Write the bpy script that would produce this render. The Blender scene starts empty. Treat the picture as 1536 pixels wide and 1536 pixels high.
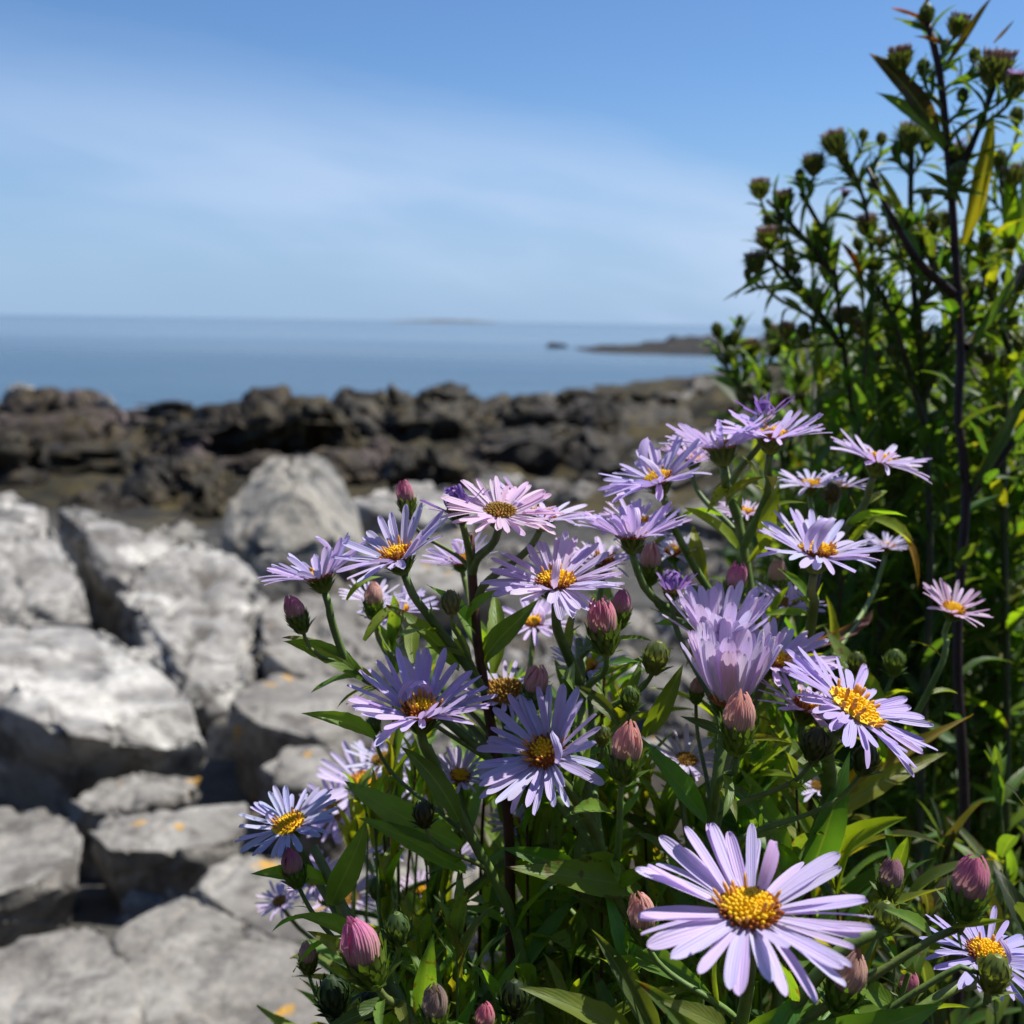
import bpy, bmesh, math, random
from mathutils import Vector, Matrix, noise
R = math.radians
random.seed(7)
sc = bpy.context.scene
col = sc.collection

# ------------------------------------------------------------------ camera
H = 2.1                                   # lens height above the sea (m)
FPX = 1575.0                              # focal length in photo pixels (photo is 1536 wide)
PITCH, ROLL = R(10.25), R(0.85)
CAM = Vector((0, 0, H))
fwd = Vector((0, math.cos(PITCH), -math.sin(PITCH)))
r0 = Vector((1, 0, 0)); u0 = r0.cross(fwd)
right = (r0 * math.cos(ROLL) + u0 * math.sin(ROLL)).normalized()
up = right.cross(fwd).normalized()
cd = bpy.data.cameras.new('camera'); cam = bpy.data.objects.new('camera', cd); col.objects.link(cam)
m3 = Matrix((right, up, -fwd)).transposed()
cam.matrix_world = Matrix.Translation(CAM) @ m3.to_4x4()
cd.sensor_width = 36; cd.lens = FPX / 1536 * 36
cd.clip_start = 0.005; cd.clip_end = 60000
cd.dof.use_dof = True; cd.dof.focus_distance = 0.228
cd.dof.aperture_fstop = cd.lens / 1.9     # entrance pupil about 1.9 mm, a phone lens
sc.camera = cam
def P(u, v, d):
    """photo pixel and depth along the lens axis to a point"""
    return CAM + fwd * d + right * ((u - 768) / FPX * d) + up * (-(v - 768) / FPX * d)
def proj(p):
    q = p - CAM; d = q.dot(fwd)
    return 768 + FPX * q.dot(right) / d, 768 - FPX * q.dot(up) / d, d

# ------------------------------------------------------------------ sky, sun, exposure
SUN = Vector((0.46, 0.22, 0.86)).normalized()
w = bpy.data.worlds.new('World'); sc.world = w; w.use_nodes = True
nt = w.node_tree; N = nt.nodes; L = nt.links; N.clear()
def nd(t, tree=None, **k):
    n = (tree or nt).nodes.new(t)
    for a, b in k.items():
        setattr(n, a, b)
    return n
sky = nd('ShaderNodeTexSky', sky_type='NISHITA', sun_disc=False)
sky.sun_elevation = math.asin(SUN.z); sky.sun_rotation = math.atan2(SUN.x, SUN.y)
sky.altitude = 0; sky.air_density = 1.0; sky.dust_density = 0.15; sky.ozone_density = 2.5
tc = nd('ShaderNodeTexCoord')
def vmath(op, a, b=None):
    n = nd('ShaderNodeVectorMath', operation=op)
    for i, x in enumerate((a, b)):
        if x is None: continue
        if isinstance(x, (tuple, Vector)): n.inputs[i].default_value = tuple(x)
        else: L.new(x, n.inputs[i])
    return n
def fmath(op, a, b=0.0, c=0.0):
    n = nd('ShaderNodeMath', operation=op)
    for i, x in enumerate((a, b, c)):
        if isinstance(x, (int, float)): n.inputs[i].default_value = x
        else: L.new(x, n.inputs[i])
    return n.outputs[0]
def mrange(x, a, b, c=0.0, d=1.0):
    n = nd('ShaderNodeMapRange', interpolation_type='SMOOTHSTEP')
    L.new(x, n.inputs[0])
    for i, q in enumerate((a, b, c, d)): n.inputs[i + 1].default_value = q
    return n.outputs[0]
dirn = tc.outputs['Generated']
def pdir(u, v): return (P(u, v, 1) - CAM).normalized()
n1 = pdir(1500, 330).cross(pdir(0, 40)).normalized()           # great circle: upper edge of the cirrus veil
if n1.z < 0: n1 = -n1
nz = nd('ShaderNodeTexNoise'); nz.inputs['Scale'].default_value = 2.6; nz.inputs['Detail'].default_value = 7; nz.inputs['Roughness'].default_value = 0.55
mp = nd('ShaderNodeCombineXYZ'); t1 = pdir(768, 180); t1 = (t1 - n1 * t1.dot(n1)).normalized(); t2 = n1.cross(t1)
for i_, (v_, k_) in enumerate(((t1, 1.0), (t2, 1.0), (n1, 5.0))): L.new(fmath('MULTIPLY', vmath('DOT_PRODUCT', dirn, v_).outputs['Value'], k_), mp.inputs[i_])
L.new(mp.outputs[0], nz.inputs['Vector'])
nz2 = nd('ShaderNodeTexNoise'); nz2.inputs['Scale'].default_value = 1.3; nz2.inputs['Detail'].default_value = 3
L.new(mp.outputs[0], nz2.inputs['Vector'])
dt = vmath('DOT_PRODUCT', dirn, n1).outputs['Value']
warp = fmath('MULTIPLY_ADD', nz.outputs[0], 0.16, -0.08)
edge = fmath('ADD', dt, warp)
veil = mrange(edge, 0.03, -0.05)                              # 1 below the veil's upper edge
low = mrange(edge, -0.22, -0.07, 0.15, 1.0)                     # thins again lower down
tex = mrange(nz.outputs[0], 0.32, 0.66, 0.35, 1.0)
tex2 = mrange(nz2.outputs[0], 0.3, 0.7, 0.75, 1.0)
cl = fmath('MULTIPLY', fmath('MULTIPLY', veil, low), fmath('MULTIPLY', tex, tex2))
sepd = nd('ShaderNodeSeparateXYZ'); L.new(dirn, sepd.inputs[0])
cl = fmath('MULTIPLY', fmath('MULTIPLY', cl, 0.95), mrange(sepd.outputs[0], -0.55, 0.22, 0.42, 1.0))
tint = nd('ShaderNodeMix', data_type='RGBA', blend_type='MULTIPLY'); tint.inputs[0].default_value = 1.0
L.new(sky.outputs[0], tint.inputs[6]); tint.inputs[7].default_value = (1.16, 1.50, 1.90, 1)
mx = nd('ShaderNodeMix', data_type='RGBA')
L.new(cl, mx.inputs[0]); mx.inputs[7].default_value = (8.6, 10.8, 14.6, 1)
sepz = nd('ShaderNodeSeparateXYZ'); L.new(dirn, sepz.inputs[0])
hz = fmath('MULTIPLY', mrange(sepz.outputs[2], 0.24, -0.02), 0.9)            # pale blue sea air low over the horizon
mh = nd('ShaderNodeMix', data_type='RGBA')
L.new(hz, mh.inputs[0]); L.new(tint.outputs[2], mh.inputs[6]); mh.inputs[7].default_value = (5.0, 7.6, 11.6, 1)
L.new(mh.outputs[2], mx.inputs[6])
bg = nd('ShaderNodeBackground'); bg.inputs[1].default_value = 0.05
L.new(mx.outputs[2], bg.inputs[0])
wo = nd('ShaderNodeOutputWorld'); L.new(bg.outputs[0], wo.inputs[0])
sd = bpy.data.lights.new('sun', 'SUN'); sd.energy = 5.0; sd.angle = R(0.5); sd.color = (1.0, 0.955, 0.88)
so = bpy.data.objects.new('sun', sd); col.objects.link(so)
so.rotation_euler = SUN.to_track_quat('Z', 'Y').to_euler()
so.location = (0, 0, 30)
sc.view_settings.view_transform = 'Standard'; sc.view_settings.look = 'None'
sc.view_settings.exposure = 0.38; sc.view_settings.gamma = 1.0
sc.render.engine = 'CYCLES'
sc.cycles.use_denoising = True
sc.cycles.max_bounces = 8; sc.cycles.transmission_bounces = 6; sc.cycles.transparent_max_bounces = 8

# ------------------------------------------------------------------ materials
class MT:
    def __init__(s, name):
        s.m = bpy.data.materials.new(name); s.m.use_nodes = True
        s.t = s.m.node_tree; s.t.nodes.clear()
        s.out = s.n('ShaderNodeOutputMaterial')
    def n(s, t, **k): return nd(t, s.t, **k)
    def l(s, a, b): s.t.links.new(a, b)
    def set(s, sock, v):
        if v is None: return
        if hasattr(v, 'is_linked') or hasattr(v, 'links'): s.l(v, sock)
        elif isinstance(v, tuple) and len(v) == 3 and sock.type == 'RGBA': sock.default_value = (*v, 1)
        else: sock.default_value = v
    def noise(s, vec, scale, detail=5, rough=0.55, dist=0.0):
        n = s.n('ShaderNodeTexNoise'); s.l(vec, n.inputs['Vector'])
        n.inputs['Scale'].default_value = scale; n.inputs['Detail'].default_value = detail
        n.inputs['Roughness'].default_value = rough; n.inputs['Distortion'].default_value = dist
        return n.outputs[0]
    def mr(s, x, a, b, c=0.0, d=1.0):
        n = s.n('ShaderNodeMapRange', interpolation_type='SMOOTHSTEP'); s.l(x, n.inputs[0])
        for i, q in enumerate((a, b, c, d)): n.inputs[i + 1].default_value = q
        return n.outputs[0]
    def mix(s, f, a, b, mode='MIX'):
        n = s.n('ShaderNodeMix', data_type='RGBA', blend_type=mode)
        s.set(n.inputs[0], f); s.set(n.inputs[6], a); s.set(n.inputs[7], b); return n.outputs[2]
    def math(s, op, a, b=0.0, c=0.0):
        n = s.n('ShaderNodeMath', operation=op)
        for i, x in enumerate((a, b, c)): s.set(n.inputs[i], x)
        return n.outputs[0]
    def bump(s, h, strength, dist):
        n = s.n('ShaderNodeBump'); s.l(h, n.inputs['Height'])
        n.inputs['Strength'].default_value = strength; n.inputs['Distance'].default_value = dist; return n.outputs[0]
    def bsdf(s, color, rough=0.6, normal=None, spec=0.4, trans=0.0, tcol=None, sheen=0.0):
        b = s.n('ShaderNodeBsdfPrincipled'); s.set(b.inputs['Base Color'], color); s.set(b.inputs['Roughness'], rough)
        b.inputs['Specular IOR Level'].default_value = spec
        if sheen: b.inputs['Sheen Weight'].default_value = sheen
        if normal is not None: s.l(normal, b.inputs['Normal'])
        o = b.outputs[0]
        if trans:
            t = s.n('ShaderNodeBsdfTranslucent'); s.set(t.inputs[0], tcol if tcol is not None else color)
            x = s.n('ShaderNodeMixShader'); x.inputs[0].default_value = trans
            s.l(o, x.inputs[1]); s.l(t.outputs[0], x.inputs[2]); o = x.outputs[0]
        s.l(o, s.out.inputs[0]); return s.m
    def obj(s): return s.n('ShaderNodeTexCoord').outputs['Object']
    def pos(s): return s.n('ShaderNodeNewGeometry').outputs['Position']
    def uv(s):
        n = s.n('ShaderNodeSeparateXYZ'); s.l(s.n('ShaderNodeTexCoord').outputs['UV'], n.inputs[0]); return n.outputs[0], n.outputs[1]
    def ocol(s): return s.n('ShaderNodeObjectInfo').outputs['Color']
    def orand(s): return s.n('ShaderNodeObjectInfo').outputs['Random']

def mat_petal():
    s = MT('petal'); u, v = s.uv()
    stripe = s.math('SINE', s.math('MULTIPLY', u, 31.0))
    n = s.noise(s.obj(), 900, 2)
    c = s.mix(s.mr(v, 0.0, 0.35), s.mix(0.45, s.ocol(), (0.72, 0.70, 0.80)), s.ocol())
    c = s.mix(s.mr(stripe, -1, 1, 0.0, 0.16), c, s.mix(1.0, c, (0.72, 0.66, 0.9), 'MULTIPLY'))
    bp = s.bump(s.math('MULTIPLY_ADD', n, 0.25, stripe), 0.35, 0.00012)
    return s.bsdf(c, 0.5, bp, 0.3, 0.36, s.mix(1.0, c, (1.0, 0.92, 1.0), 'MULTIPLY'), 0.15)
def mat_leaf():
    s = MT('leaf'); u, v = s.uv()
    mid = s.math('ABSOLUTE', s.math('SUBTRACT', u, 0.5))
    n = s.noise(s.obj(), 3.0, 4)
    side = s.math('SINE', s.math('ADD', s.math('MULTIPLY', v, 60.0), s.math('MULTIPLY', mid, -38.0)))
    c = s.mix(s.mr(n, 0.3, 0.7), s.mix(1.0, s.ocol(), (0.62, 0.72, 0.65), 'MULTIPLY'), s.ocol())
    c = s.mix(s.mr(mid, 0.05, 0.012, 0.0, 0.5), c, (0.20, 0.26, 0.09))
    bp = s.bump(s.math('ADD', s.math('MULTIPLY', side, 0.12), s.mr(mid, 0.0, 0.06)), 0.3, 0.0004)
    edge = s.math('MAXIMUM', s.mr(mid, 0.36, 0.5), s.mr(v, 0.75, 1.0))
    spot = s.math('MULTIPLY', s.mr(s.math('ADD', s.noise(s.obj(), 9.0, 4, 0.6), s.math('MULTIPLY', edge, 0.12)), 0.60, 0.66), s.mr(s.orand(), 0.45, 0.75))
    c = s.mix(s.math('MULTIPLY', spot, 0.8), c, (0.10, 0.055, 0.018))
    tcol = s.mix(1.0, c, (3.4, 3.0, 0.6), 'MULTIPLY')
    return s.bsdf(c, 0.46, bp, 0.36, 0.42, tcol)
def mat_stem():
    s = MT('stem'); n = s.noise(s.obj(), 160, 3)
    c = s.mix(s.mr(n, 0.3, 0.7), s.ocol(), s.mix(1.0, s.ocol(), (0.55, 0.62, 0.6), 'MULTIPLY'))
    return s.bsdf(c, 0.5, s.bump(s.noise(s.obj(), 900, 2), 0.25, 0.0003), 0.35)
def mat_bract():
    s = MT('bract'); u, v = s.uv()
    c = s.mix(s.mr(v, 0.1, 0.75), s.mix(1.0, s.ocol(), (1.25, 1.1, 0.9), 'MULTIPLY'), s.mix(1.0, s.ocol(), (0.55, 0.6, 0.55), 'MULTIPLY'))
    return s.bsdf(c, 0.5, None, 0.35, 0.2, s.mix(1.0, s.ocol(), (2.2, 2.2, 0.7), 'MULTIPLY'))
def mat_fold():
    s = MT('folded_petal'); u, v = s.uv()
    stripe = s.math('SINE', s.math('MULTIPLY', u, 18.0))
    c = s.mix(s.mr(v, 0.35, 0.95), s.mix(0.55, s.ocol(), (0.74, 0.60, 0.42)), s.ocol())
    c = s.mix(s.mr(stripe, -1, 1, 0, 0.35), c, s.mix(1.0, c, (0.55, 0.4, 0.5), 'MULTIPLY'))
    return s.bsdf(c, 0.5, s.bump(stripe, 0.4, 0.0002), 0.35, 0.3)
def mat_plain(name, c, c2, scale, rough=0.6, trans=0.0):
    s = MT(name); n = s.noise(s.obj(), scale, 3)
    return s.bsdf(s.mix(s.mr(n, 0.3, 0.7), c, c2), rough, None, 0.3, trans)
def mat_rock(name, a, b, c, white=0.0, lichen=0.0, weed=0.0, scale=1.0, bump=0.02, brown=(0.16, 0.12, 0.085), wet=0.75):
    s = MT(name); p = s.pos()
    n1 = s.noise(p, 3.0 * scale, 7, 0.6, 0.4); n2 = s.noise(p, 11 * scale, 6, 0.62); n3 = s.noise(p, 46 * scale, 5, 0.7)
    k = s.mix(s.mr(n1, 0.3, 0.68), a, b)
    k = s.mix(s.mr(n2, 0.47, 0.62, 0, 0.85), k, c)
    k = s.mix(s.mr(s.noise(p, 5.5 * scale, 4), 0.55, 0.75, 0, 0.45), k, brown)
    k = s.mix(s.mr(n3, 0.35, 0.65, 0.0, 0.5), k, s.mix(1.0, k, (0.45, 0.45, 0.46), 'MULTIPLY'))
    if white:
        k = s.mix(s.math('MULTIPLY', s.mr(s.noise(p, 5.0 * scale, 7, 0.7, 0.6), 0.50, 0.62, 0, white), s.mr(s.noise(p, 70 * scale, 4, .7), 0.35, 0.6, .35, 1)), k, (0.68, 0.655, 0.60))
    if lichen:
        f = s.math('MULTIPLY', s.mr(s.noise(p, 9 * scale, 3), 0.65, 0.69, 0, 1), s.mr(n3, 0.38, 0.52))
        k = s.mix(s.math('MULTIPLY', f, lichen), k, (0.56, 0.30, 0.025))
    if weed:
        f = s.mr(s.noise(p, 1.7 * scale, 5, 0.65), 0.42, 0.56, 0, weed)
        k = s.mix(f, k, s.mix(s.mr(n2, 0.35, 0.65), (0.008, 0.007, 0.004), (0.066, 0.048, 0.016)))
    h = s.math('ADD', s.math('MULTIPLY', n2, 1.0), s.math('MULTIPLY', n3, 0.5))
    return s.bsdf(k, wet, s.bump(h, 0.9, bump), 0.3)
M = dict(petal=mat_petal(), leaf=mat_leaf(), stem=mat_stem(), bract=mat_bract(), fold=mat_fold(),
    yellow=mat_plain('floret_yellow', (0.92, 0.54, 0.008), (0.95, 0.68, 0.02), 600, 0.5, 0.15),
    rust=mat_plain('floret_rust', (0.26, 0.055, 0.010), (0.44, 0.15, 0.015), 600, 0.55, 0.1),
    orange=mat_plain('floret_orange', (0.72, 0.30, 0.03), (0.80, 0.45, 0.12), 600, 0.5, 0.15),
    brown=mat_plain('floret_brown', (0.30, 0.16, 0.03), (0.40, 0.24, 0.03), 600, 0.6, 0.1),
    pappus=mat_plain('pappus', (0.30, 0.17, 0.17), (0.42, 0.30, 0.22), 600, 0.7, 0.2),
    pale=mat_rock('pale_rock', (0.22, 0.21, 0.195), (0.37, 0.355, 0.33), (0.10, 0.095, 0.088), 0.7, 0.0, 0, 1.0, 0.006),
    grey=mat_rock('grey_rock', (0.20, 0.185, 0.165), (0.32, 0.30, 0.265), (0.115, 0.107, 0.097), 0.25, 0.9, 0, 1.6, 0.008),
    boulder=mat_rock('boulder_rock', (0.27, 0.255, 0.225), (0.37, 0.34, 0.285), (0.075, 0.085, 0.09), 0.25, 0, 0, 1.2, 0.012, (0.30, 0.22, 0.13)),
    mauve=mat_rock('mauve_rock', (0.085, 0.063, 0.058), (0.14, 0.105, 0.10), (0.035, 0.028, 0.026), 0, 0, 0.75, 0.5, 0.03),
    weed=mat_rock('weedy_rock', (0.018, 0.015, 0.012), (0.042, 0.033, 0.024), (0.010, 0.009, 0.007), 0, 0, 0.95, 0.5, 0.04, wet=0.6),
    slab=mat_rock('slab_rock', (0.13, 0.12, 0.108), (0.22, 0.205, 0.185), (0.075, 0.07, 0.063), 0.2, 0, 0.25, 0.6, 0.03),
)
def mat_ground():
    s = MT('shore_ground'); p = s.pos()
    sp = s.n('ShaderNodeSeparateXYZ'); s.l(p, sp.inputs[0])
    n1 = s.noise(p, 1.3, 6, 0.62); n2 = s.noise(p, 6, 6, 0.65); n3 = s.noise(p, 40, 4, 0.7)
    weed = s.mix(s.mr(n1, 0.35, 0.65), (0.008, 0.007, 0.005), (0.075, 0.058, 0.020))
    weed = s.mix(s.mr(n2, 0.5, 0.7), weed, (0.030, 0.027, 0.015))
    stone = s.mix(s.mr(n2, 0.35, 0.65), (0.035, 0.032, 0.028), (0.10, 0.095, 0.085))  # painted dark so gaps between rocks read as shade and bounce little light
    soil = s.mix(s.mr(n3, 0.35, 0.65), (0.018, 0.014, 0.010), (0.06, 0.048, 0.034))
    y = s.math('ADD', sp.outputs[1], s.math('MULTIPLY', n1, 3.0))
    k = s.mix(s.mr(y, 6.5, 8.5), stone, weed)
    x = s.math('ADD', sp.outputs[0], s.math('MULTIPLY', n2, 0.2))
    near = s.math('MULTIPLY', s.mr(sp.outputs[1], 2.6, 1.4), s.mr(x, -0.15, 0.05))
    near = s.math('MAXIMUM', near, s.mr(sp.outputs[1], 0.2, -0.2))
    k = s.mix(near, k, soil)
    return s.bsdf(k, 0.8, s.bump(s.math('ADD', n2, s.math('MULTIPLY', n3, 0.4)), 0.8, 0.05), 0.25)
def mat_sea():
    s = MT('sea_water'); p = s.pos()
    mpn = s.n('ShaderNodeMapping'); mpn.inputs['Scale'].default_value = (0.35, 1.0, 1.0); s.l(p, mpn.inputs[0])
    a = s.noise(mpn.outputs[0], 1.1, 5, 0.6, 0.4); b = s.noise(mpn.outputs[0], 0.06, 3)
    c = s.mix(s.mr(s.noise(mpn.outputs[0], 0.012, 4), 0.4, 0.6), (0.06, 0.11, 0.16), (0.13, 0.18, 0.22))
    bp = s.bump(s.math('ADD', a, s.math('MULTIPLY', b, 3.0)), 1.0, 0.22)
    sp = s.n('ShaderNodeSeparateXYZ'); s.l(p, sp.inputs[0])
    yy = s.math('ADD', sp.outputs[1], s.math('MULTIPLY', s.noise(mpn.outputs[0], 0.02, 3), 60.0))
    c = s.mix(s.mr(yy, 330, 700), c, (0.012, 0.040, 0.075))
    m = s.bsdf(c, s.mr(yy, 60, 180, 0.30, 0.12), bp, 0.5)
    b = [n for n in s.t.nodes if n.type == 'BSDF_PRINCIPLED'][0]
    band = s.math('MULTIPLY', s.mr(yy, 90, 170), s.mr(yy, 700, 330))
    s.l(s.math('MULTIPLY_ADD', band, 0.55, 0.42), b.inputs['Specular IOR Level'])
    return m
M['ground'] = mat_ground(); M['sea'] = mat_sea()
M['far'] = mat_rock('headland_rock', (0.008, 0.0078, 0.007), (0.018, 0.0165, 0.014), (0.006, 0.0057, 0.005), 0, 0, 0.4, 0.2, 0.1)
M['isle'] = mat_rock('island_rock', (0.10, 0.11, 0.09), (0.17, 0.165, 0.15), (0.07, 0.08, 0.06), 0, 0, 0, 0.03, 0.2)

# ------------------------------------------------------------------ object helpers
def mesh(name, verts, faces, mats, uvs=None, fm=None, smooth=True):
    me = bpy.data.meshes.new(name); me.from_pydata([tuple(v) for v in verts], [], faces)
    for m in (mats if isinstance(mats, (list, tuple)) else [mats]): me.materials.append(m)
    if fm: me.polygons.foreach_set('material_index', fm)
    if smooth: me.polygons.foreach_set('use_smooth', [True] * len(me.polygons))
    if uvs:
        ul = me.uv_layers.new(name='UVMap')
        for lp in me.loops: ul.data[lp.index].uv = uvs[lp.vertex_index]
    me.update(); return me
def link(name, me, parent=None, mtx=None, color=None):
    o = bpy.data.objects.new(name, me); col.objects.link(o)
    if parent: o.parent = parent
    if mtx is not None: o.matrix_basis = mtx
    if color: o.color = (*color, 1)
    return o
def tag(o, label=None, cat=None, group=None, kind=None):
    for k, v in (('label', label), ('category', cat), ('group', group), ('kind', kind)):
        if v: o[k] = v
    return o
def fbm(p, o=4):
    return noise.fractal(p, 0.9, 2.1, o)
def rnd(a, b): return random.uniform(a, b)

# ------------------------------------------------------------------ terrain, sea, far land
PROF = [(-9, 5.5), (-5, 4.0), (-1.6, .5), (-.6, -.50), (0, -.55), (.6, -.60), (1.0, -.68), (1.5, -.79), (3, -.96), (5, -1.16), (8, -1.42), (15, -1.80), (25, -2.16), (40, -2.6), (100, -3.6), (200, -5)]  # the steep bank behind the camera is added, unseen, to block sky light
def gz(x, y):
    for (a, za), (b, zb) in zip(PROF, PROF[1:]):
        if y <= b: break
    z = za + (zb - za) * min(1, max(0, (y - a) / (b - a)))
    far = min(1, max(0, (y - 2.0) / 6))
    rise = min(1.3, max(0, x + 0.05 * y * 0) * 0.22) * far * (1 - 0.95 * min(1, max(0, (y - 22) / 28)))
    return H + z + rise
def ground_z(x, y):
    a = min(0.25, 0.012 + 0.018 * max(0, y))
    z = gz(x, y) + a * fbm(Vector((x, y, 3.1)) * (1.1 if y > 4 else 2.2)) * 0.6
    f = min(1, max(0, (y - 5.5) / 3)) * (1 - min(1, max(0, (y - 14) / 10)))
    if f > 0:
        q = Vector((x * 0.9 + y * .25, y * 0.75, 1.7))
        rg = 1 - 2 * abs(noise.noise(q)); r2 = 1 - 2 * abs(noise.noise(q * 2.3 + Vector((3, 1, 0)))); r3 = noise.cell(q * 2.6)
        z += f * (0.20 * rg + 0.13 * r2 + 0.09 * r3 + 0.06 * fbm(q * 6, 3)) * min(1.0, .35 + y / 22)
    return z
ys = [-9.0, -7, -5, -4, -3.2, -2.5, -2.0, -1.5, -1, -.4]; y = 0.0
while y < 190: ys.append(y); y += 0.05 + 0.016 * y
vs, fs = [], []
NX = 230
for y in ys:
    half = 7.0 + abs(y) * 0.85
    for i in range(NX + 1):
        t_ = 2 * i / NX - 1; x = half * (0.45 * t_ + 0.55 * t_ * abs(t_))
        vs.append((x, y, ground_z(x, y)))
for j in range(len(ys) - 1):
    for i in range(NX):
        a = j * (NX + 1) + i; fs.append((a, a + 1, a + NX + 2, a + NX + 1))
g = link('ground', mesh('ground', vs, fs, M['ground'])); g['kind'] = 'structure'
S = 40000
sea = link('sea', mesh('sea', [(-S, -S, 0), (S, -S, 0), (S, S, 0), (-S, S, 0)], [(0, 1, 2, 3)], M['sea'])); sea['kind'] = 'structure'
def ridge(name, x0, x1, y0, dep, hf, mat, nx=90, ny=14, rough=0.3, sc_=0.2):
    vs, fs = [], []
    for j in range(ny + 1):
        for i in range(nx + 1):
            t = i / nx; s_ = j / ny; x = x0 + (x1 - x0) * t; y = y0 + dep * s_
            e = math.sin(math.pi * s_) ** 0.7
            h = hf(t) * e * (1 + rough * fbm(Vector((x, y, 0)) * sc_)) + rough * 0.5 * hf(t) * fbm(Vector((x, y, 5)) * sc_ * 4) * e
            vs.append((x, y, h - 0.25))
    for j in range(ny):
        for i in range(nx):
            a = j * (nx + 1) + i; fs.append((a, a + 1, a + nx + 2, a + nx + 1))
    o = link(name, mesh(name, vs, fs, mat)); o['kind'] = 'structure'; return o
ridge('headland', 5.0, 70, 72, 26, lambda t: 0.25 + 0.95 * min(1, t * 7) + 1.3 * max(0, t - 0.12), M['far'], nx=160, rough=0.55, sc_=.35)
ridge('island', -236, -30, 2000, 120, lambda t: 3.6 * math.sin(math.pi * t) ** 0.6 + .6, M['isle'], nx=60, rough=0.5, sc_=0.02)

# ------------------------------------------------------------------ rocks
def rock_mesh(name, pts, mat, bev=0.08, cuts=3, amp=0.05, freq=3.0, strata=0.0, sdir=Vector((0.2, 0.3, 1)), seed=0.0, chips=7):
    bm = bmesh.new()
    for p in pts: bm.verts.new(p)
    bmesh.ops.convex_hull(bm, input=bm.verts)
    loose = [v for v in bm.verts if not v.link_faces]
    if loose: bmesh.ops.delete(bm, geom=loose, context='VERTS')
    rs = random.Random(int(seed * 100)); cen = sum((v.co for v in bm.verts), Vector()) / len(bm.verts)
    for k in range(chips):
        n_ = Vector((rs.uniform(-1, 1), rs.uniform(-1, .6), rs.uniform(-.15, 1))).normalized()
        far = max((v.co - cen).dot(n_) for v in bm.verts)
        geo = bm.verts[:] + bm.edges[:] + bm.faces[:]
        bmesh.ops.bisect_plane(bm, geom=geo, plane_co=cen + n_ * far * rs.uniform(.86, .97), plane_no=n_, clear_outer=True)
        be = [e for e in bm.edges if e.is_boundary]
        if be: bmesh.ops.holes_fill(bm, edges=be, sides=0)
    bmesh.ops.recalc_face_normals(bm, faces=bm.faces)
    bmesh.ops.dissolve_limit(bm, angle_limit=R(4), verts=bm.verts, edges=bm.edges)
    size = max((a.co - b.co).length for a in bm.verts for b in bm.verts)
    if bev: bmesh.ops.bevel(bm, geom=list(bm.edges), offset=bev * .3 * size, segments=2, profile=0.6, affect='EDGES', clamp_overlap=True)
    bmesh.ops.triangulate(bm, faces=bm.faces)
    for k in range(14):
        tgt = size / (10 if cuts <= 1 else 16 if cuts == 2 else 24 if cuts == 3 else 44)
        es = [e for e in bm.edges if e.calc_length() > tgt]
        if not es or len(bm.faces) > 16000: break
        bmesh.ops.subdivide_edges(bm, edges=es, cuts=1)
        bmesh.ops.triangulate(bm, faces=[f for f in bm.faces if len(f.verts) > 3])
    bmesh.ops.smooth_vert(bm, verts=bm.verts, factor=0.15, use_axis_x=True, use_axis_y=True, use_axis_z=True)
    bm.normal_update()
    sd_ = sdir.normalized(); off = Vector((seed * 3.7, seed * 1.9, seed))
    mv = []
    for v in bm.verts:
        q = v.co * (freq / size) + off
        wq = q + Vector((noise.noise(q * 1.5), noise.noise(q * 1.5 + Vector((5, 0, 0))), noise.noise(q * 1.5 + Vector((0, 7, 0))))) * 0.18
        wq = Vector((wq.x * .8 + wq.z * .6, wq.y, wq.z * .8 - wq.x * .6))
        d = fbm(q * .8, 2) * 0.35 + 0.20 * fbm(q * 3.2, 5)
        d += 0.75 * noise.cell(wq * 0.75) + 0.22 * noise.cell(wq * 1.7)
        f1, f2 = noise.voronoi(wq * 0.7)[0][:2]
        d -= 1.5 * max(0, 1 - (f2 - f1) / 0.06)
        f1, f2 = noise.voronoi(wq * 1.9 + Vector((4, 4, 4)))[0][:2]
        d -= 0.5 * max(0, 1 - (f2 - f1) / 0.07)
        if strata:
            t = (v.co.dot(sd_) / size * 9 + 0.6 * noise.noise(q * 0.8)) % 1.0
            d += strata * (t - 0.5) * 2
        mv.append((v, v.normal * d * amp * (.7 if cuts == 4 else 1) * size))
    for v, d in mv: v.co += d
    bmesh.ops.smooth_vert(bm, verts=bm.verts, factor=0.10, use_axis_x=True, use_axis_y=True, use_axis_z=True)
    bm.normal_update()
    me = bpy.data.meshes.new(name); bm.to_mesh(me); bm.free()
    me.materials.append(mat); me.polygons.foreach_set('use_smooth', [True] * len(me.polygons)); me.update()
    return me
ROCKN = [0]
def place_rock(name, pts, mat, label, cat='rock', group=None, **k):
    ROCKN[0] += 1
    c = sum(pts, Vector()) / len(pts)
    base = Vector((c.x, c.y, min(p.z for p in pts)))
    me = rock_mesh(name, [p - base for p in pts], mat, seed=ROCKN[0] * 1.37, **k)
    o = link(name, me); o.location = base
    return tag(o, label, cat, group, 'thing')
def prism(uvd, sink=0.08, grow=0.72):
    top = [P(*q) for q in uvd]
    c = sum(top, Vector()) / len(top)
    return top + [Vector((c.x + (p.x - c.x) * grow, c.y + (p.y - c.y) * grow, min(p.z - 0.02, gz(p.x, p.y) - sink))) for p in top]
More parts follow.
